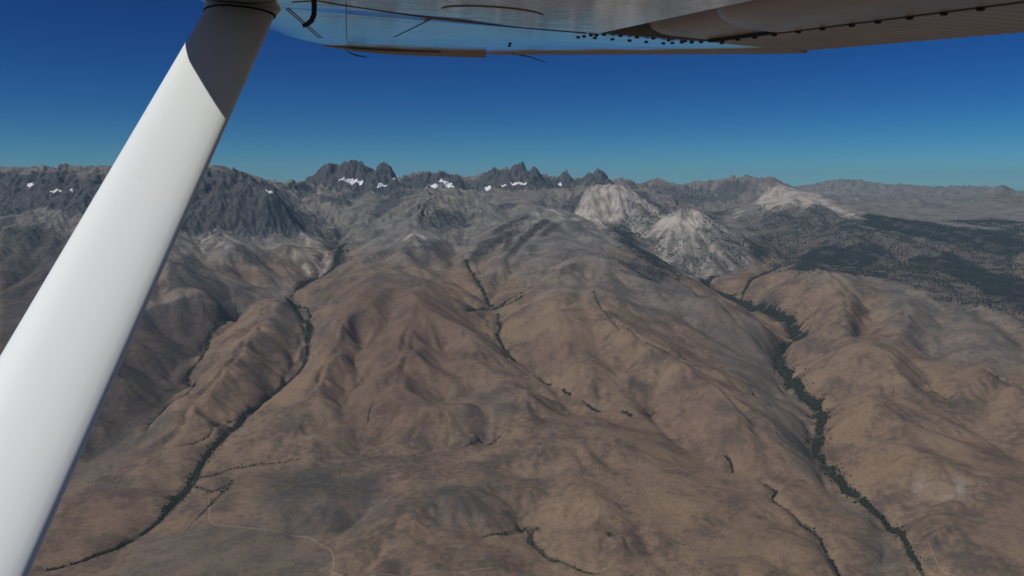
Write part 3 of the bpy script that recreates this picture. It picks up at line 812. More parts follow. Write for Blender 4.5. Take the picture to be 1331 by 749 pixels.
# ------------------------------------------------------------------ terrain
def earth_material():
    g = NT_("mountain_ground")
    A = g.attr("cover_a"); B = g.attr("cover_b")
    sa = g.t.nodes.new("ShaderNodeSeparateColor"); g.link(A.outputs["Color"], sa.inputs[0])
    sb = g.t.nodes.new("ShaderNodeSeparateColor"); g.link(B.outputs["Color"], sb.inputs[0])
    pale, wood, rust = sa.outputs; sage = A.outputs["Alpha"]
    crag, high, rip = sb.outputs; brush = B.outputs["Alpha"]
    n_l = g.noise(1500, 4, 0.5); n_m = g.noise(260, 5, 0.6); n_s = g.noise(45, 4, 0.65); n_f = g.noise(14, 3, 0.6)
    grain = g.math('ADD', g.math('MULTIPLY', n_m, 0.6), g.math('MULTIPLY', n_s, 0.4))
    c = g.mix(g.ramp(n_l, 0.35, 0.65), (0.180, 0.122, 0.081), (0.112, 0.082, 0.065))
    c = g.mix(g.ramp(grain, 0.40, 0.68), c, (0.240, 0.170, 0.112))
    c = g.mix(g.math('MULTIPLY', g.ramp(grain, 0.52, 0.36), 0.65), c, (0.070, 0.058, 0.050))
    c = g.mix(g.math('MULTIPLY', rust, 0.6), c, g.mix(grain, (0.086, 0.054, 0.044), (0.175, 0.105, 0.077)))
    c = g.mix(g.math('MULTIPLY', sage, 0.62), c, g.mix(grain, (0.072, 0.071, 0.067), (0.135, 0.126, 0.110)))
    # upland scree
    c = g.mix(g.math('MULTIPLY', high, 0.9), c, g.mix(g.ramp(grain, 0.36, 0.64), (0.094, 0.089, 0.083), (0.226, 0.212, 0.193)))
    # pale granite
    c = g.mix(g.math('MULTIPLY', pale, g.ramp(g.math('ADD', grain, g.math('MULTIPLY', pale, 0.12)), 0.42, 0.56)), c, g.mix(g.ramp(n_m, 0.35, 0.65), (0.25, 0.222, 0.195), (0.44, 0.395, 0.35)))
    # bare dark stone, also used as painted shade on the left-hand cliffs
    rk = g.noise(70, 5, 0.7, (1, 1, 0.35))
    c = g.mix(g.ramp(g.math('ADD', crag, g.math('MULTIPLY', g.math('SUBTRACT', rk, 0.5), 0.9)), 0.22, 0.52), c,
              g.mix(g.ramp(rk, 0.3, 0.7), (0.030, 0.031, 0.035), (0.105, 0.104, 0.104)))
    # litter and low scrub under woods, brush and creek trees; the brush mask also paints shade left of the strut
    spk = g.ramp(n_s, 0.62, 0.40)
    c = g.mix(g.math('MULTIPLY', brush, g.math('ADD', g.math('MULTIPLY', spk, 0.25), 0.75)), c, (0.040, 0.037, 0.036))
    c = g.mix(g.math('MULTIPLY', g.ramp(wood, 0.0, 0.9), g.math('ADD', g.math('MULTIPLY', spk, 0.25), 0.72)), c, (0.026, 0.028, 0.029))
    c = g.mix(g.math('MULTIPLY', rip, 0.85), c, (0.036, 0.038, 0.027))
    # single bushes too small to stand out
    dots = g.math('MULTIPLY', g.ramp(g.vor(13), 0.34, 0.20), g.ramp(n_m, 0.42, 0.62))
    c = g.mix(g.math('MULTIPLY', dots, g.math('MULTIPLY', g.ramp(pale, 0.5, 0.0), 0.6)), c, (0.070, 0.064, 0.052))
    fine = g.noise(9, 2, 0.7)
    c = g.mix(g.math('MULTIPLY', g.ramp(fine, 0.50, 0.68), 0.45), c, (0.050, 0.046, 0.038))
    g.link(c, g.b.inputs["Base Color"])
    g.b.inputs["Roughness"].default_value = 0.95
    g.b.inputs["Specular IOR Level"].default_value = 0.15
    h = g.math('ADD', g.math('MULTIPLY', n_s, g.ramp(high, 0.0, 1.0, 0.35, 1.0)), g.math('MULTIPLY', n_f, 0.22))
    h = g.math('ADD', h, g.math('MULTIPLY', g.math('MULTIPLY', rk, crag), 2.5))
    g.bump(h, 9.0, 0.9)
    return g.m

idx = np.arange(NR * NT).reshape(NR, NT)
F = np.stack([idx[1:, :-1], idx[1:, 1:], idx[:-1, 1:], idx[:-1, :-1]], -1).reshape(-1, 4)
terrain = mesh_obj("terrain", np.stack([GX, GY, HT], -1).reshape(-1, 3), F, earth_material(), smooth_shade=True)
terrain["kind"] = "structure"
gx, gy = grad(HT)
SLOPE = np.hypot(gx, gy)
high = np.maximum(smooth(-1250, -750, HT + 300 * (fbm(GX, GY, 900, 301, 3) - 0.5)), Z['grey']) * (1 - 0.8 * Z['rust'] * smooth(15000, 17000, RR)[:, None])
crag_m = np.maximum(np.clip(CRAG * smooth(0.25, 0.7, SLOPE), 0, 1), Z['rock_and_shade'] * smooth(0.1, 0.4, SLOPE)) * (1 - 0.9 * Z['pale'])
def put_attr(name, chans):
    a = terrain.data.color_attributes.new(name, 'FLOAT_COLOR', 'POINT')
    a.data.foreach_set("color", np.stack(chans, -1).astype(np.float32).ravel())
Z['pale'] = Z['pale'] * (1 - smooth(0.85, 0.5, Z['pale'])) + smooth(0.85, 0.5, Z['pale']) * Z['pale'] * (0.4 + 1.9 * smooth(0.1, -0.7, CHUTE))
put_attr("cover_a", (Z['pale'], Z['forest'], Z['rust'], Z['sage']))
put_attr("cover_b", (crag_m, high, RIP, Z['brush']))

# ------------------------------------------------------------------ snowfields on the crest
g = NT_("old_snow")
g.link(g.mix(g.noise(60, 4), (0.62, 0.64, 0.67), (0.85, 0.86, 0.88)), g.b.inputs["Base Color"])
g.b.inputs["Roughness"].default_value = 0.7
snow_m = g.m
SNOW_LABELS = [
    "largest white snowfield, in the hollow below the left jagged twin peak",
    "long snowfield below the right horn of the left twin peak",
    "small round snow patch high on the right shoulder of the twin peak",
    "thin snow streak in the pass just right of the strut's mountain wall",
    "small slanting snow patch beneath the pass left of the twin peak",
    "snowfield slanting below the low serrated crest mid-way between the tall peaks",
    "narrow snow strip just left of the slanting snowfield on the serrated crest",
    "long thin snow strip at the foot of the cliffs left of the tallest peak",
    "broad snowfield at the cliff foot straight under the tallest central peak",
    "small snow patch beside the broad snowfield under the tallest peak",
    "ragged snow patch at the left foot of the tallest peak's wall",
    "tiny snow cap close to the summit of the tallest central peak",
    "small snow patch between the tallest peak and its pointed right neighbour",
    "small snow gully on the dark cliff left of the strut",
    "low wide snow streak across the bowl left of the strut",
    "little snow patch nearest the strut in the left-hand bowl",
]
for k, poly in enumerate(SNOW):
    P = np.array(poly, float)
    cen = P.mean(0)
    P = P[np.hypot(*(P - np.median(P, 0)).T) < 700]
    if len(P) < 3: continue
    ext = P.max(0) - P.min(0)
    st = max(9.0, min(ext.max() / 40, 18))
    x = np.arange(P[:, 0].min() - 40, P[:, 0].max() + 40, st); y = np.arange(P[:, 1].min() - 40, P[:, 1].max() + 40, st)
    xx, yy = np.meshgrid(x, y)
    wx = xx + 45 * (fbm(xx, yy, 90, 400 + k, 3) - 0.5); wy = yy + 45 * (fbm(xx, yy, 90, 440 + k, 3) - 0.5)
    inside = poly_mask(wx, wy, P, 14) > 0.35
    if inside.sum() < 6: inside = poly_mask(xx, yy, P, 30) > 0.3
    zz = height(xx, yy)
    cell = inside[:-1, :-1] & inside[1:, :-1] & inside[:-1, 1:] & inside[1:, 1:]
    left = set(zip(*np.nonzero(cell))); best = []
    while left:                                              # keep the one largest connected patch
        todo = [left.pop()]; comp = []
        while todo:
            i, j = todo.pop(); comp.append((i, j))
            for c in ((i + 1, j), (i - 1, j), (i, j + 1), (i, j - 1)):
                if c in left: left.remove(c); todo.append(c)
        if len(comp) > len(best): best = comp
    vid = -np.ones(xx.shape, int)
    V = []; Fq = []
    for i, j in best:
        q = []
        for a, b in ((i, j), (i, j + 1), (i + 1, j + 1), (i + 1, j)):
            if vid[a, b] < 0:
                vid[a, b] = len(V); V.append((xx[a, b], yy[a, b], zz[a, b] + 5.0))
            q.append(vid[a, b])
        Fq.append(q)
    if not Fq: continue
    o = mesh_obj("snowfield", V, Fq, snow_m, smooth_shade=True)
    sd = o.modifiers.new("depth", 'SOLIDIFY'); sd.thickness = 8.0; sd.offset = -1.0
    o["label"] = SNOW_LABELS[k]; o["category"] = "snowfield"; o["group"] = "snow patches below the crest"

# ------------------------------------------------------------------ dirt roads
g = NT_("road_dust")
g.link(g.mix(g.noise(25, 3), (0.17, 0.13, 0.10), (0.28, 0.22, 0.17)), g.b.inputs["Base Color"])
g.b.inputs["Roughness"].default_value = 0.95
def catmull(P, n=8):
    P = [np.array(q, float) for q in P]
    P = [2 * P[0] - P[1]] + P + [2 * P[-1] - P[-2]]
    out = []
    for a, b, c, d in zip(P[:-3], P[1:-2], P[2:-1], P[3:]):
        for t in np.arange(n) / n:
            out.append(0.5 * (2 * b + (c - a) * t + (2 * a - 5 * b + 4 * c - d) * t * t + (3 * b - a - 3 * c + d) * t ** 3))
    out.append(P[-2]); return np.array(out)
for k, pts in enumerate(ROADS):
    Cc = catmull(pts, 10)
    d = np.gradient(Cc, axis=0); d /= np.linalg.norm(d, axis=1)[:, None] + 1e-9
    nrm = np.stack([-d[:, 1], d[:, 0]], -1)
    hw = (3.0, 2.4, 2.0, 2.2)[k]
    rows = []
    for s in (-1, -0.4, 0.4, 1):
        q = Cc + nrm * hw * s
        rows.append(np.column_stack([q, height(q[:, 0], q[:, 1]) + (0.9 if abs(s) < 1 else 0.3)]))
    V = np.stack(rows, 1).reshape(-1, 3); n = len(Cc)
    Fq = [(4 * i + j, 4 * i + j + 1, 4 * i + 5 + j, 4 * i + 4 + j) for i in range(n - 1) for j in range(3)]
    o = mesh_obj("dirt_road", V, np.array(Fq)[:, ::-1], g.m, smooth_shade=True)
    o["kind"] = "structure"

# ------------------------------------------------------------------ trees and brush
def leaf_material(name, a, b, size=40):
    g = NT_(name)
    g.link(g.mix(g.noise(size, 3), a, b), g.b.inputs["Base Color"])
    g.b.inputs["Roughness"].default_value = 0.9
    g.b.inputs["Specular IOR Level"].default_value = 0.2
    return g.m
m_creek = leaf_material("cottonwood_leaves", (0.006, 0.010, 0.008), (0.044, 0.048, 0.028), 14)
m_pine = leaf_material("pine_needles", (0.010, 0.014, 0.014), (0.026, 0.031, 0.026))
m_brush = leaf_material("brush_leaves", (0.024, 0.023, 0.021), (0.048, 0.043, 0.035))

OCTA = np.array([(1, 0, 0), (0, 1, 0), (-1, 0, 0), (0, -1, 0), (0.1, 0.1, 1), (0, 0, -0.9), ], float)
OCTAF = np.array([(0, 1, 4), (1, 2, 4), (2, 3, 4), (3, 0, 4), (1, 0, 5), (2, 1, 5), (3, 2, 5), (0, 3, 5)])
a5 = np.arange(6) * 2 * math.pi / 6
CONE = np.concatenate([np.column_stack([np.cos(a5), np.sin(a5), 0.06 + 0.08 * (np.arange(6) % 2)]), [(0, 0, 1.0)]])
CONEF = np.array([(i, (i + 1) % 6, 6) for i in range(6)])

def stand(name, x, y, rad, hgt, proto, faces, mat, label, cat, jitter=0.3):
    n = len(x)
    z = height(x, y)
    jit = 1 + jitter * (rng.random((n, len(proto), 1)) - 0.5) * 2
    ang = rng.random(n) * 6.283
    c, s = np.cos(ang)[:, None], np.sin(ang)[:, None]
    px = proto[None, :, 0] * c - proto[None, :, 1] * s; py = proto[None, :, 0] * s + proto[None, :, 1] * c
    V = np.stack([px * rad[:, None], py * rad[:, None], np.repeat(proto[None, :, 2], n, 0) * hgt[:, None]], -1) * jit
    lift = 0 * hgt if proto is CONE else 0.55 * hgt
    V += np.stack([x, y, z + lift], -1)[:, None, :]
    Fq = (faces[None] + (np.arange(n) * len(proto))[:, None, None]).reshape(-1, 3)
    o = mesh_obj(name, V.reshape(-1, 3), Fq, mat)
    o["kind"] = "stuff"; o["label"] = label; o["category"] = cat
    return o

def strip_points(strips, area_per_tree):
    xs, ys, rs = [], [], []
    for pts, dens in strips:
        P = np.array(pts, float)
        if len(P) > 2: Q = catmull(P, 5)
        else: Q = np.linspace(P[0], P[1], 6)
        Q[:, 2] = np.maximum(Q[:, 2], 3)
        for A, B in zip(Q[:-1], Q[1:]):
            L = math.hypot(*(B - A)[:2])
            if L > 900: continue
            w = 0.5 * (A[2] + B[2])
            n = rng.poisson(max(L * 2 * w / area_per_tree * dens, 0.2))
            t = rng.random(n); o = (rng.random(n) + rng.random(n) - 1) * 1.15
            o = np.where(rng.random(n) < 0.10, o * 2.4, o)
            d = (B - A)[:2] / (L + 1e-9)
            p = A + (B - A) * t[:, None]
            wob = 0.55 + 1.1 * vnoise(p[:, 0], p[:, 1], 70, 61)
            o = o + 1.5 * (fbm(p[:, 0], p[:, 1], 150, 63, 2) - 0.5)
            xs.append(p[:, 0] - d[1] * o * p[:, 2] * wob); ys.append(p[:, 1] + d[0] * o * p[:, 2] * wob)
            rs.append(np.full(n, w))
    x, y, r = np.concatenate(xs), np.concatenate(ys), np.concatenate(rs)
    keep = fbm(x, y, 60, 71, 2) > 0.30
    return x[keep], y[keep], r[keep]

for key, name, label, cat, area, big in (
        ("left_creek", "creek_woodland", "dark winding band of trees along the creek nearest the strut", "trees", 22, 5.0),
        ("left_branch", "creek_woodland", "thin branching lines of dark brush beside the strut-side creek's meadow", "trees", 60, 4.5),
        ("far_left_creek", "creek_woodland", "dark tree line in the shadowed ravine just right of the strut", "trees", 60, 6.0),
        ("right_creek", "creek_woodland", "broad dark conifer band winding down the right-hand canyon", "trees", 20, 6.5),
        ("ravine", "ravine_woodland", "broken dark thickets down the central ravine below the rounded summit", "trees", 60, 6.0),
        ("spring", "spring_thicket", "dark green thickets around springs in the foreground hills", "brush", 45, 4.0),
        ("slope_brush", "slope_thicket", "short dark brush lines in gullies on the brown slopes", "brush", 70, 4.5)):
    wid, thin = {"slope_brush": (2.0, 0.22), "ravine": (1.5, 0.95), "spring": (1.3, 0.7), "left_branch": (1.4, 0.55), "far_left_creek": (1.3, 0.7)}.get(key, (1.0, 1.0))
    x, y, w = strip_points([([(a, b, c * wid) for a, b, c in p], d * thin) for p, d in STRIPS[key]], area)
    n = len(x)
    rad = big * (0.4 + 1.0 * rng.random(n) ** 1.5); hg = rad * (0.8 + 0.6 * rng.random(n))
    stand(name, x, y, rad, hg, OCTA, OCTAF, m_creek, label, cat, 0.4)

def scatter(mask, count, rmin, rmax, amax, clump, seed):
    # random points over the grid, kept with the mask's probability
    xs, ys = [], []
    got = 0
    for _ in range(60):
        n = 60000
        r = np.sqrt(rmin ** 2 + (rmax ** 2 - rmin ** 2) * rng.random(n)); a = (rng.random(n) * 2 - 1) * R(amax)
        x, y = r * np.sin(a), r * np.cos(a)
        ri = np.clip(np.searchsorted(RR, r), 0, NR - 1); ci = np.clip(np.searchsorted(TH, a), 0, NT - 1)
        p = mask[ri, ci] * smooth(0.30, 0.62, fbm(x, y, clump, seed, 3))
        k = rng.random(n) < p
        xs.append(x[k]); ys.append(y[k]); got += k.sum()
        if got >= count: break
    x, y = np.concatenate(xs)[:count], np.concatenate(ys)[:count]
    return x, y

fm = np.clip(Z['forest'] * 1.3, 0, 1) * (SLOPE < 1.0)
x, y = scatter(np.where(Z['forest'] > 0.62, 1.0, Z['forest'] * 0.7), 32000, 9500, 24000, 37, 160, 500)
n = len(x)
stand("conifer_forest", x, y, 5.5 + 3.5 * rng.random(n), 14 + 10 * rng.random(n), CONE, CONEF, m_pine,
      "dark blue-green conifer forest over the right-hand uplands and canyon", "forest", 0.25)
x, y = scatter(Z['brush'] ** 1.5 * 0.9, 11000, 3600, 14000, 37, 140, 520)
n = len(x)
stand("dark_brush", x, y, (1.6 + 2.6 * rng.random(n) ** 2) * np.interp(np.hypot(x, y), [5000, 10000], [0.8, 1.7]), 1.4 + 1.6 * rng.random(n), OCTA, OCTAF, m_brush,
      "dark brush mottling mounds and upper slopes", "brush", 0.3)
lone = (1 - smooth(-900, -500, HT)) * smooth(0.52, 0.72, fbm(GX, GY, 700, 540, 3)) * 0.5
x, y = scatter(lone, 7000, 3600, 11000, 37, 200, 541)
n = len(x)
stand("scattered_scrub", x, y, 2.2 + 2.4 * rng.random(n) ** 2, 1.6 + 1.8 * rng.random(n), OCTA, OCTAF, m_brush,
      "tiny dark shrubs dotted thinly across the brown hills", "scrub", 0.3)

# ------------------------------------------------------------------ the aeroplane: wing and strut outside the cabin window
O_ = np.array([0, 0, 0.22]); N_ = np.array(WN); S_ = np.array(WS); C_ = np.array(WC)
def W(u, w, n=0.0):
    return O_ + S_ * u + C_ * w + N_ * n

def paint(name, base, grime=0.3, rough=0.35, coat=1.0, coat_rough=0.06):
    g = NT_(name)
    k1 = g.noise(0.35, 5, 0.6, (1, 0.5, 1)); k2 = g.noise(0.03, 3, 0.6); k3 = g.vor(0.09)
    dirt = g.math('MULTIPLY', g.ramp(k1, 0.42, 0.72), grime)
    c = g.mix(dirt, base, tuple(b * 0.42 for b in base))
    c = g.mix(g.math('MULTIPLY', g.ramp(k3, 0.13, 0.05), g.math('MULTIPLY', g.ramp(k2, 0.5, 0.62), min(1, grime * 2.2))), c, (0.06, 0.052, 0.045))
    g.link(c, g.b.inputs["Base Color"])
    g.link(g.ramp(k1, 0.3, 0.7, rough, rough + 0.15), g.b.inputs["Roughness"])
    if grime > 0.5:                                          # oil-canned, weathered skin
        hgt = g.math('ADD', g.noise(0.22, 4, 0.6), g.math('MULTIPLY', g.noise(0.02, 3, 0.6), 0.12))
        bp = g.t.nodes.new("ShaderNodeBump"); bp.inputs["Distance"].default_value = 0.004; bp.inputs["Strength"].default_value = 0.6
        g.link(hgt, bp.inputs["Height"])
        g.link(bp.outputs[0], g.b.inputs["Coat Normal"]); g.link(bp.outputs[0], g.b.inputs["Normal"])
    g.b.inputs["Coat Weight"].default_value = coat
    g.b.inputs["Coat Roughness"].default_value = coat_rough
    return g.m
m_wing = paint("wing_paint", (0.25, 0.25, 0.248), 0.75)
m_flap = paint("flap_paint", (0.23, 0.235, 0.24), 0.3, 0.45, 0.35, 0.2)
m_strut = paint("strut_paint", (0.77, 0.82, 0.82), 0.05, 0.42, 0.25, 0.15)
m_tip = paint("tip_paint", (0.27, 0.25, 0.235), 0.2, 0.5, 0.2, 0.3)
m_black = paint("black_rubber_and_shade", (0.012, 0.012, 0.013), 0.0, 0.6, 0.0)

plane = bpy.data.objects.new("light_airplane", None)
col.objects.link(plane)
plane["label"] = "white high-wing light aeroplane, wing overhead and strut slanting across the view"
plane["category"] = "airplane"

def loft(name, rings, mat, parent, smooth_shade=True, caps=True):
    V = []; Fq = []
    m = len(rings[0])
    for r in rings: V.extend(r)
    for i in range(len(rings) - 1):
        for j in range(m):
            Fq.append((i * m + j, i * m + (j + 1) % m, (i + 1) * m + (j + 1) % m, (i + 1) * m + j))
    if caps:
        Fq.append(tuple(range(m - 1, -1, -1))); Fq.append(tuple((len(rings) - 1) * m + j for j in range(m)))
    o = poly_obj(name, V, Fq, mat, parent, smooth_shade)
    bm = bmesh.new(); bm.from_mesh(o.data); bmesh.ops.recalc_face_normals(bm, faces=bm.faces); bm.to_mesh(o.data); bm.free()
    if smooth_shade:
        o.data.set_sharp_from_angle(angle=R(35))
    return o

LEu = [0.35, 2.2, 3.1, 4.07, 4.35, 4.41]; LEw = [-0.56, -0.55, -0.42, -0.27, -0.135, 0.0]; LEn = [0.07, 0.07, 0.07, 0.05, 0.02, 0.004]
TEu = [2.30, 2.67, 3.51, 4.40, 4.415]; TEw = [1.53, 1.50, 1.33, 0.83, 0.60]; TEo = [0.0, 0.01, 0.03, 0.03, 0.028]
def wing_ring(u, wte=None):
    le = np.interp(u, LEu, LEw); ln = np.interp(u, LEu, LEn)
    te = np.interp(u, TEu, TEw) if wte is None else wte
    wo = np.interp(u, TEu, TEo) if wte is None else 0.0
    ch = te - le
    th = 0.14 if u < 3.9 else 0.14 - 0.10 * (u - 3.9) / 0.5
    pts = []
    low = [(0.0, ln), (0.012, ln * 0.62), (0.04, ln * 0.26), (0.09, ln * 0.06), (0.14, 0.0)]
    low = [(le + a * max(ch, 0.5), b) for a, b in low]
    w0 = low[-1][0]
    for f in (0.2, 0.4, 0.6, 0.8, 1.0):
        w = w0 + (te - w0) * f
        low.append((w, wo * f * f))
    upn = 0.012 if wte is None else 0.10
    up = [(te, wo + upn)]
    for f in (0.8, 0.6, 0.4, 0.22, 0.1, 0.03):
        up.append((le + ch * f, wo * f + upn * f + ln * (1 - f) + (th - ln) * math.sin(math.pi * f ** 0.6) * 0.95))
    return [W(u, w, n) for w, n in low + up]
rings = [wing_ring(u, 0.80) for u in np.linspace(0.35, 2.459, 16)] + [wing_ring(u) for u in list(np.linspace(2.46, 4.3, 24)) + [4.35, 4.385, 4.405, 4.414]]
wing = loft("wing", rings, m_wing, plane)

def box_strip(name, path, hw, n0, n1, mat, parent):
    """flat strip following a path of (u, w) on the lower skin"""
    P = np.array(path, float); d = np.gradient(P, axis=0); d /= np.linalg.norm(d, axis=1)[:, None]
    q = np.stack([-d[:, 1], d[:, 0]], -1) * hw
    rings = []
    for p, o in zip(P, q):
        rings.append([W(*(p - o), n0), W(*(p + o), n0), W(*(p + o), n1), W(*(p - o), n1)])
    return loft(name, rings, mat, parent, False)

def skin_n(u, w):
    le = np.interp(u, LEu, LEw)
    if u < 2.459: return 0.0
    te = np.interp(u, TEu, TEw); wo = np.interp(u, TEu, TEo)
    w0 = le + 0.14 * max(te - le, 0.5)
    f = max(0.0, (w - w0) / (te - w0))
    return wo * np.interp(f, [0, .2, .4, .6, .8, 1], [0, .04, .16, .36, .64, 1])
m_seam = paint("seam_sealant", (0.10, 0.098, 0.095), 0.0, 0.6, 0.0)
for k, pts in enumerate(SEAMS):
    P = []
    for (a, b), (c, d) in zip(pts[:-1], pts[1:]):
        for t in np.linspace(0, 1, 5)[:-1]: P.append((a + (c - a) * t, b + (d - b) * t))
    P.append(pts[-1])
    hw = 0.0013
    rings = []
    P = np.array(P); d = np.gradient(P, axis=0); d /= np.linalg.norm(d, axis=1)[:, None]
    for p, dd in zip(P, d):
        q = np.array([-dd[1], dd[0]]) * hw * (2.2 if abs(dd[1]) > abs(dd[0]) else 1)
        nn = skin_n(*p)
        rings.append([W(*(p - q), nn - 0.0016), W(*(p + q), nn - 0.0016), W(*(p + q), nn + 0.002), W(*(p - q), nn + 0.002)])
    loft("panel_seam", rings, m_seam, wing, False)
for (u, w, r) in PLATES[:1]:
    a = np.linspace(0, 2 * math.pi, 33)[:-1]
    rings = [[W(u + rr * math.cos(x), w + rr * math.sin(x), nn) for x in a] for rr, nn in ((r, 0.003), (r, -0.002), (r * 0.975, -0.003), (r * 0.05, -0.003))]
    loft("inspection_plate", rings, m_wing, wing, False)
    rings = [[W(u + rr * math.cos(x), w + rr * math.sin(x), nn) for x in a] for rr, nn in ((r + 0.002, 0.002), (r + 0.002, -0.0010), (r + 0.001, -0.0010), (r + 0.001, 0.002))]
    loft("plate_gasket", rings, m_seam, wing, False, False)

def bolt(u, w, n, r, parent):
    a = np.linspace(0, 2 * math.pi, 9)[:-1]
    rings = [[W(u + rr * math.cos(x), w + rr * math.sin(x), n - hh) for x in a] for rr, hh in ((r, -0.002), (r, 0.002), (r * 0.7, 0.004))]
    return loft("bolt", rings, m_black, parent, False)
for (u, w) in SKIN_BOLTS:
    bolt(u, w, skin_n(u, w), 0.0075, wing)

# drooped fibreglass tip
tipP = [(4.36, -0.13, 0.02), (4.40, -0.05, 0.008), (4.415, 0.10, 0.0), (4.418, 0.30, 0.003), (4.42, 0.55, 0.014), (4.417, 0.80, 0.026)]
rings = []
for i, (u, w, n) in enumerate(tipP):
    h = (0.006, 0.010, 0.015, 0.021, 0.024, 0.026)[i]
    rings.append([W(u - 0.03, w, n + 0.004), W(u + 0.012, w, n - h), W(u + 0.03, w, n - h), W(u + 0.034, w, n + 0.03), W(u, w, n + 0.03)])
tip = loft("wing_tip", rings, m_tip, plane)
rings = []
for (u, w, n) in tipP[1:5]:
    rings.append([W(u - 0.034, w, n - 0.0035), W(u - 0.024, w, n - 0.0075), W(u - 0.020, w, n - 0.004), W(u - 0.03, w, n + 0.003)])
loft("tip_seam", rings, m_seam, tip, False)

# blunt aileron edge along the raked outer trailing edge
rings = []
for u in np.linspace(4.40, 2.47, 14):
    te = np.interp(u, TEu, TEw); wo = np.interp(u, TEu, TEo)
    rings.append([W(u, te - 0.05, wo - 0.001), W(u, te + 0.004, wo - 0.013), W(u, te + 0.012, wo - 0.011), W(u, te + 0.014, wo + 0.016), W(u, te - 0.05, wo + 0.016)])
loft("aileron_edge", rings, m_tip, wing)

# flap: two round-nosed bodies and a corrugated trailing panel
def flap_body(u_nodes, w_nodes, nlow, name):
    us = np.linspace(u_nodes[0], u_nodes[-1], 26)
    rings = []
    for u in us:
        w0 = np.interp(u, u_nodes, w_nodes)
        te = 1.14
        r = [(w0, nlow + 0.055), (w0 + 0.006, nlow + 0.030), (w0 + 0.022, nlow + 0.010), (w0 + 0.05, nlow), (0.5 * (w0 + te) + 0.03, nlow), (te, nlow), (te, nlow + 0.04), (w0 + 0.07, nlow + 0.085), (w0 + 0.02, nlow + 0.078)]
        rings.append([W(u, w, n) for w, n in r])
    return loft(name, rings, m_flap, flap)
flap = bpy.data.objects.new("flap", None); flap.parent = plane; col.objects.link(flap)
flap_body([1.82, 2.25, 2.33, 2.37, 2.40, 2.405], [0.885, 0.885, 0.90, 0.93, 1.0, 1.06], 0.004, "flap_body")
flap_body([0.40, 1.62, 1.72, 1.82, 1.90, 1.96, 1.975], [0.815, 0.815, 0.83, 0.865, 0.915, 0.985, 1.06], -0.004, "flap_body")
us = np.arange(0.42, 2.66, 0.0125)
rings = []
for i, u in enumerate(us):
    k = (0.0, -0.0028, -0.004, -0.0028)[i % 4]
    te = 1.53 if u < 2.3 else 1.53 - 0.05 * (u - 2.3)
    w0 = 1.15 if u < 2.30 else 1.15 + 0.02 * (u - 2.3)
    wo = max(0.0, np.interp(u, TEu, TEo) - 0.004)
    rings.append([W(u, w0, 0.001 + wo * .4), W(u, w0 + 0.03, 0.001 + k * 0.5 + wo * .45), W(u, te - 0.03, k + wo), W(u, te, 0.002 + wo), W(u, te, 0.008 + wo), W(u, w0, 0.03 + wo * .4)])
rings = [r for r, u in zip(rings, us) if u < 2.455]
panel = loft("corrugated_panel", rings, m_flap, flap, False)
rings = [[W(u, 1.138, -0.005), W(u, 1.152, -0.005), W(u, 1.152, 0.02), W(u, 1.138, 0.02)] for u in (0.45, 1.4, 2.40)]
loft("hinge_gap", rings, m_black, flap, False)
for (u, w) in HINGE_BOLTS:
    bolt(u, 1.147, -0.006, 0.0075, flap)
rings = [[W(u, 0.76, 0.10), W(u, 1.10, 0.098), W(u, 1.10, 0.104), W(u, 0.76, 0.108)] for u in (0.4, 2.455)]
loft("flap_shroud", rings, m_black, wing, False)  # shroud plate coloured black to paint the shade inside the flap gap

def tube(name, pts, rads, mat, parent, seg=10):
    P = [np.array(p, float) for p in pts]
    rings = []
    for i, p in enumerate(P):
        d = P[min(i + 1, len(P) - 1)] - P[max(i - 1, 0)]; d /= np.linalg.norm(d)
        a = np.cross(d, [0.3, 0.9, 0.2]); a /= np.linalg.norm(a); b = np.cross(d, a)
        rings.append([p + (a * math.cos(x) + b * math.sin(x)) * rads[i] for x in np.linspace(0, 2 * math.pi, seg + 1)[:-1]])
    return loft(name, rings, mat, parent)
h0 = W(2.13, -0.048)
tube("tie_down_hook", [h0 + np.array([0, 0, 0.01]), h0 + np.array([0, 0, -0.020]), h0 + np.array([-0.001, 0, -0.040]), h0 + np.array([-0.008, 0, -0.055]), h0 + np.array([-0.020, 0, -0.064]), h0 + np.array([-0.030, 0, -0.067])], [0.0065] * 4 + [0.0060, 0.0050], m_black, plane)
tube("static_wick", [W(4.24, 0.905, 0.022), W(4.24, 1.00, 0.012), W(4.24, 1.09, -0.012)], [0.004, 0.003, 0.0016], m_black, plane, 6)
tube("drain_fin", [W(4.44, 0.06, -0.018), W(4.45, 0.11, -0.036), W(4.45, 0.17, -0.040)], [0.002, 0.004, 0.0016], m_black, plane, 6)

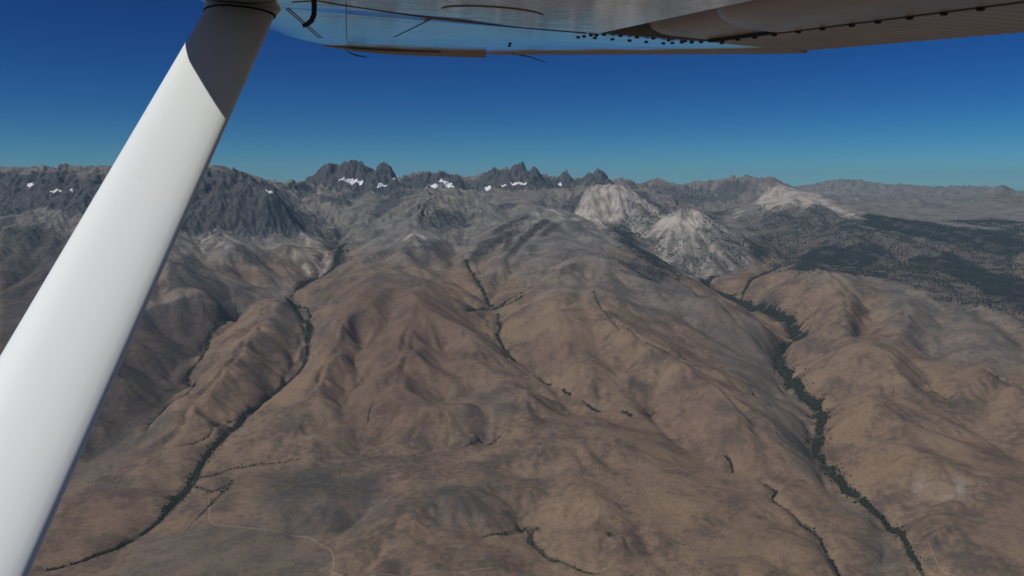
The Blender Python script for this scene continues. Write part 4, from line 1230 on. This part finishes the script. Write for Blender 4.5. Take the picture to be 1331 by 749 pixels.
# lift strut: streamlined tube from low on the fuselage to the wing
Lb = np.array([-0.845, 1.294, -0.286]); Lt = np.array([-0.872, 2.40, 0.520])
ax = (Lt - Lb); axn = ax / np.linalg.norm(ax)
mN = np.cross(C_, axn); mN /= np.linalg.norm(mN)
if mN @ (-Lb) < 0: mN = -mN
def strut_ring(p, scale=1.0, chord=0.19, thick=0.046):
    out = []
    xs = [0.0, 0.01, 0.04, 0.10, 0.2, 0.34, 0.5, 0.66, 0.80, 0.90, 0.96, 0.99, 1.0]
    def t(x): return thick * 0.5 * (math.sqrt(max(0.0, 1 - ((0.36 - x) / 0.36) ** 2)) if x < 0.36 else math.sqrt(max(0.0, 1 - ((x - 0.36) / 0.64) ** 2.6)))
    for x in xs: out.append(p + C_ * ((x - 0.5) * scale + 0.5) * chord + mN * t(x) * scale)
    for x in xs[-2:0:-1]: out.append(p + C_ * ((x - 0.5) * scale + 0.5) * chord - mN * t(x) * scale)
    return out
rings = [strut_ring(Lb + ax * f) for f in np.linspace(-0.85, 1.03, 24)]
strut = loft("strut", rings, m_strut, plane)
rings = [strut_ring(Lb + ax * f, s) for f, s in ((0.955, 1.01), (0.965, 1.06), (0.99, 1.10), (1.02, 1.22), (1.05, 1.40))]
loft("strut_cuff", rings, m_strut, strut)
rings = [strut_ring(Lb + ax * f, s) for f, s in ((0.950, 1.012), (0.951, 1.035), (0.957, 1.045), (0.958, 1.02))]
loft("cuff_seal", rings, m_black, strut)

# ------------------------------------------------------------------ haze over the range
hz = bpy.data.materials.new("mountain_haze"); hz.use_nodes = True
nt = hz.node_tree; nt.nodes.clear()
pv = nt.nodes.new("ShaderNodeVolumePrincipled"); out = nt.nodes.new("ShaderNodeOutputMaterial")
pv.inputs["Color"].default_value = (0.42, 0.73, 1.0, 1)
pv.inputs["Density"].default_value = 1.2e-5
pv.inputs["Anisotropy"].default_value = 0.0
nt.links.new(pv.outputs[0], out.inputs["Volume"])
zb = float(HT.min()) - 1.0
bx = 99000.0; zt = 1500.0
V = [(-bx, -bx, zb), (bx, -bx, zb), (bx, bx, zb), (-bx, bx, zb), (-bx, -bx, zt), (bx, -bx, zt), (bx, bx, zt), (-bx, bx, zt)]
haze = poly_obj("haze", V, [(3, 2, 1, 0), (4, 5, 6, 7), (0, 1, 5, 4), (1, 2, 6, 5), (2, 3, 7, 6), (3, 0, 4, 7)], hz)
haze["kind"] = "stuff"
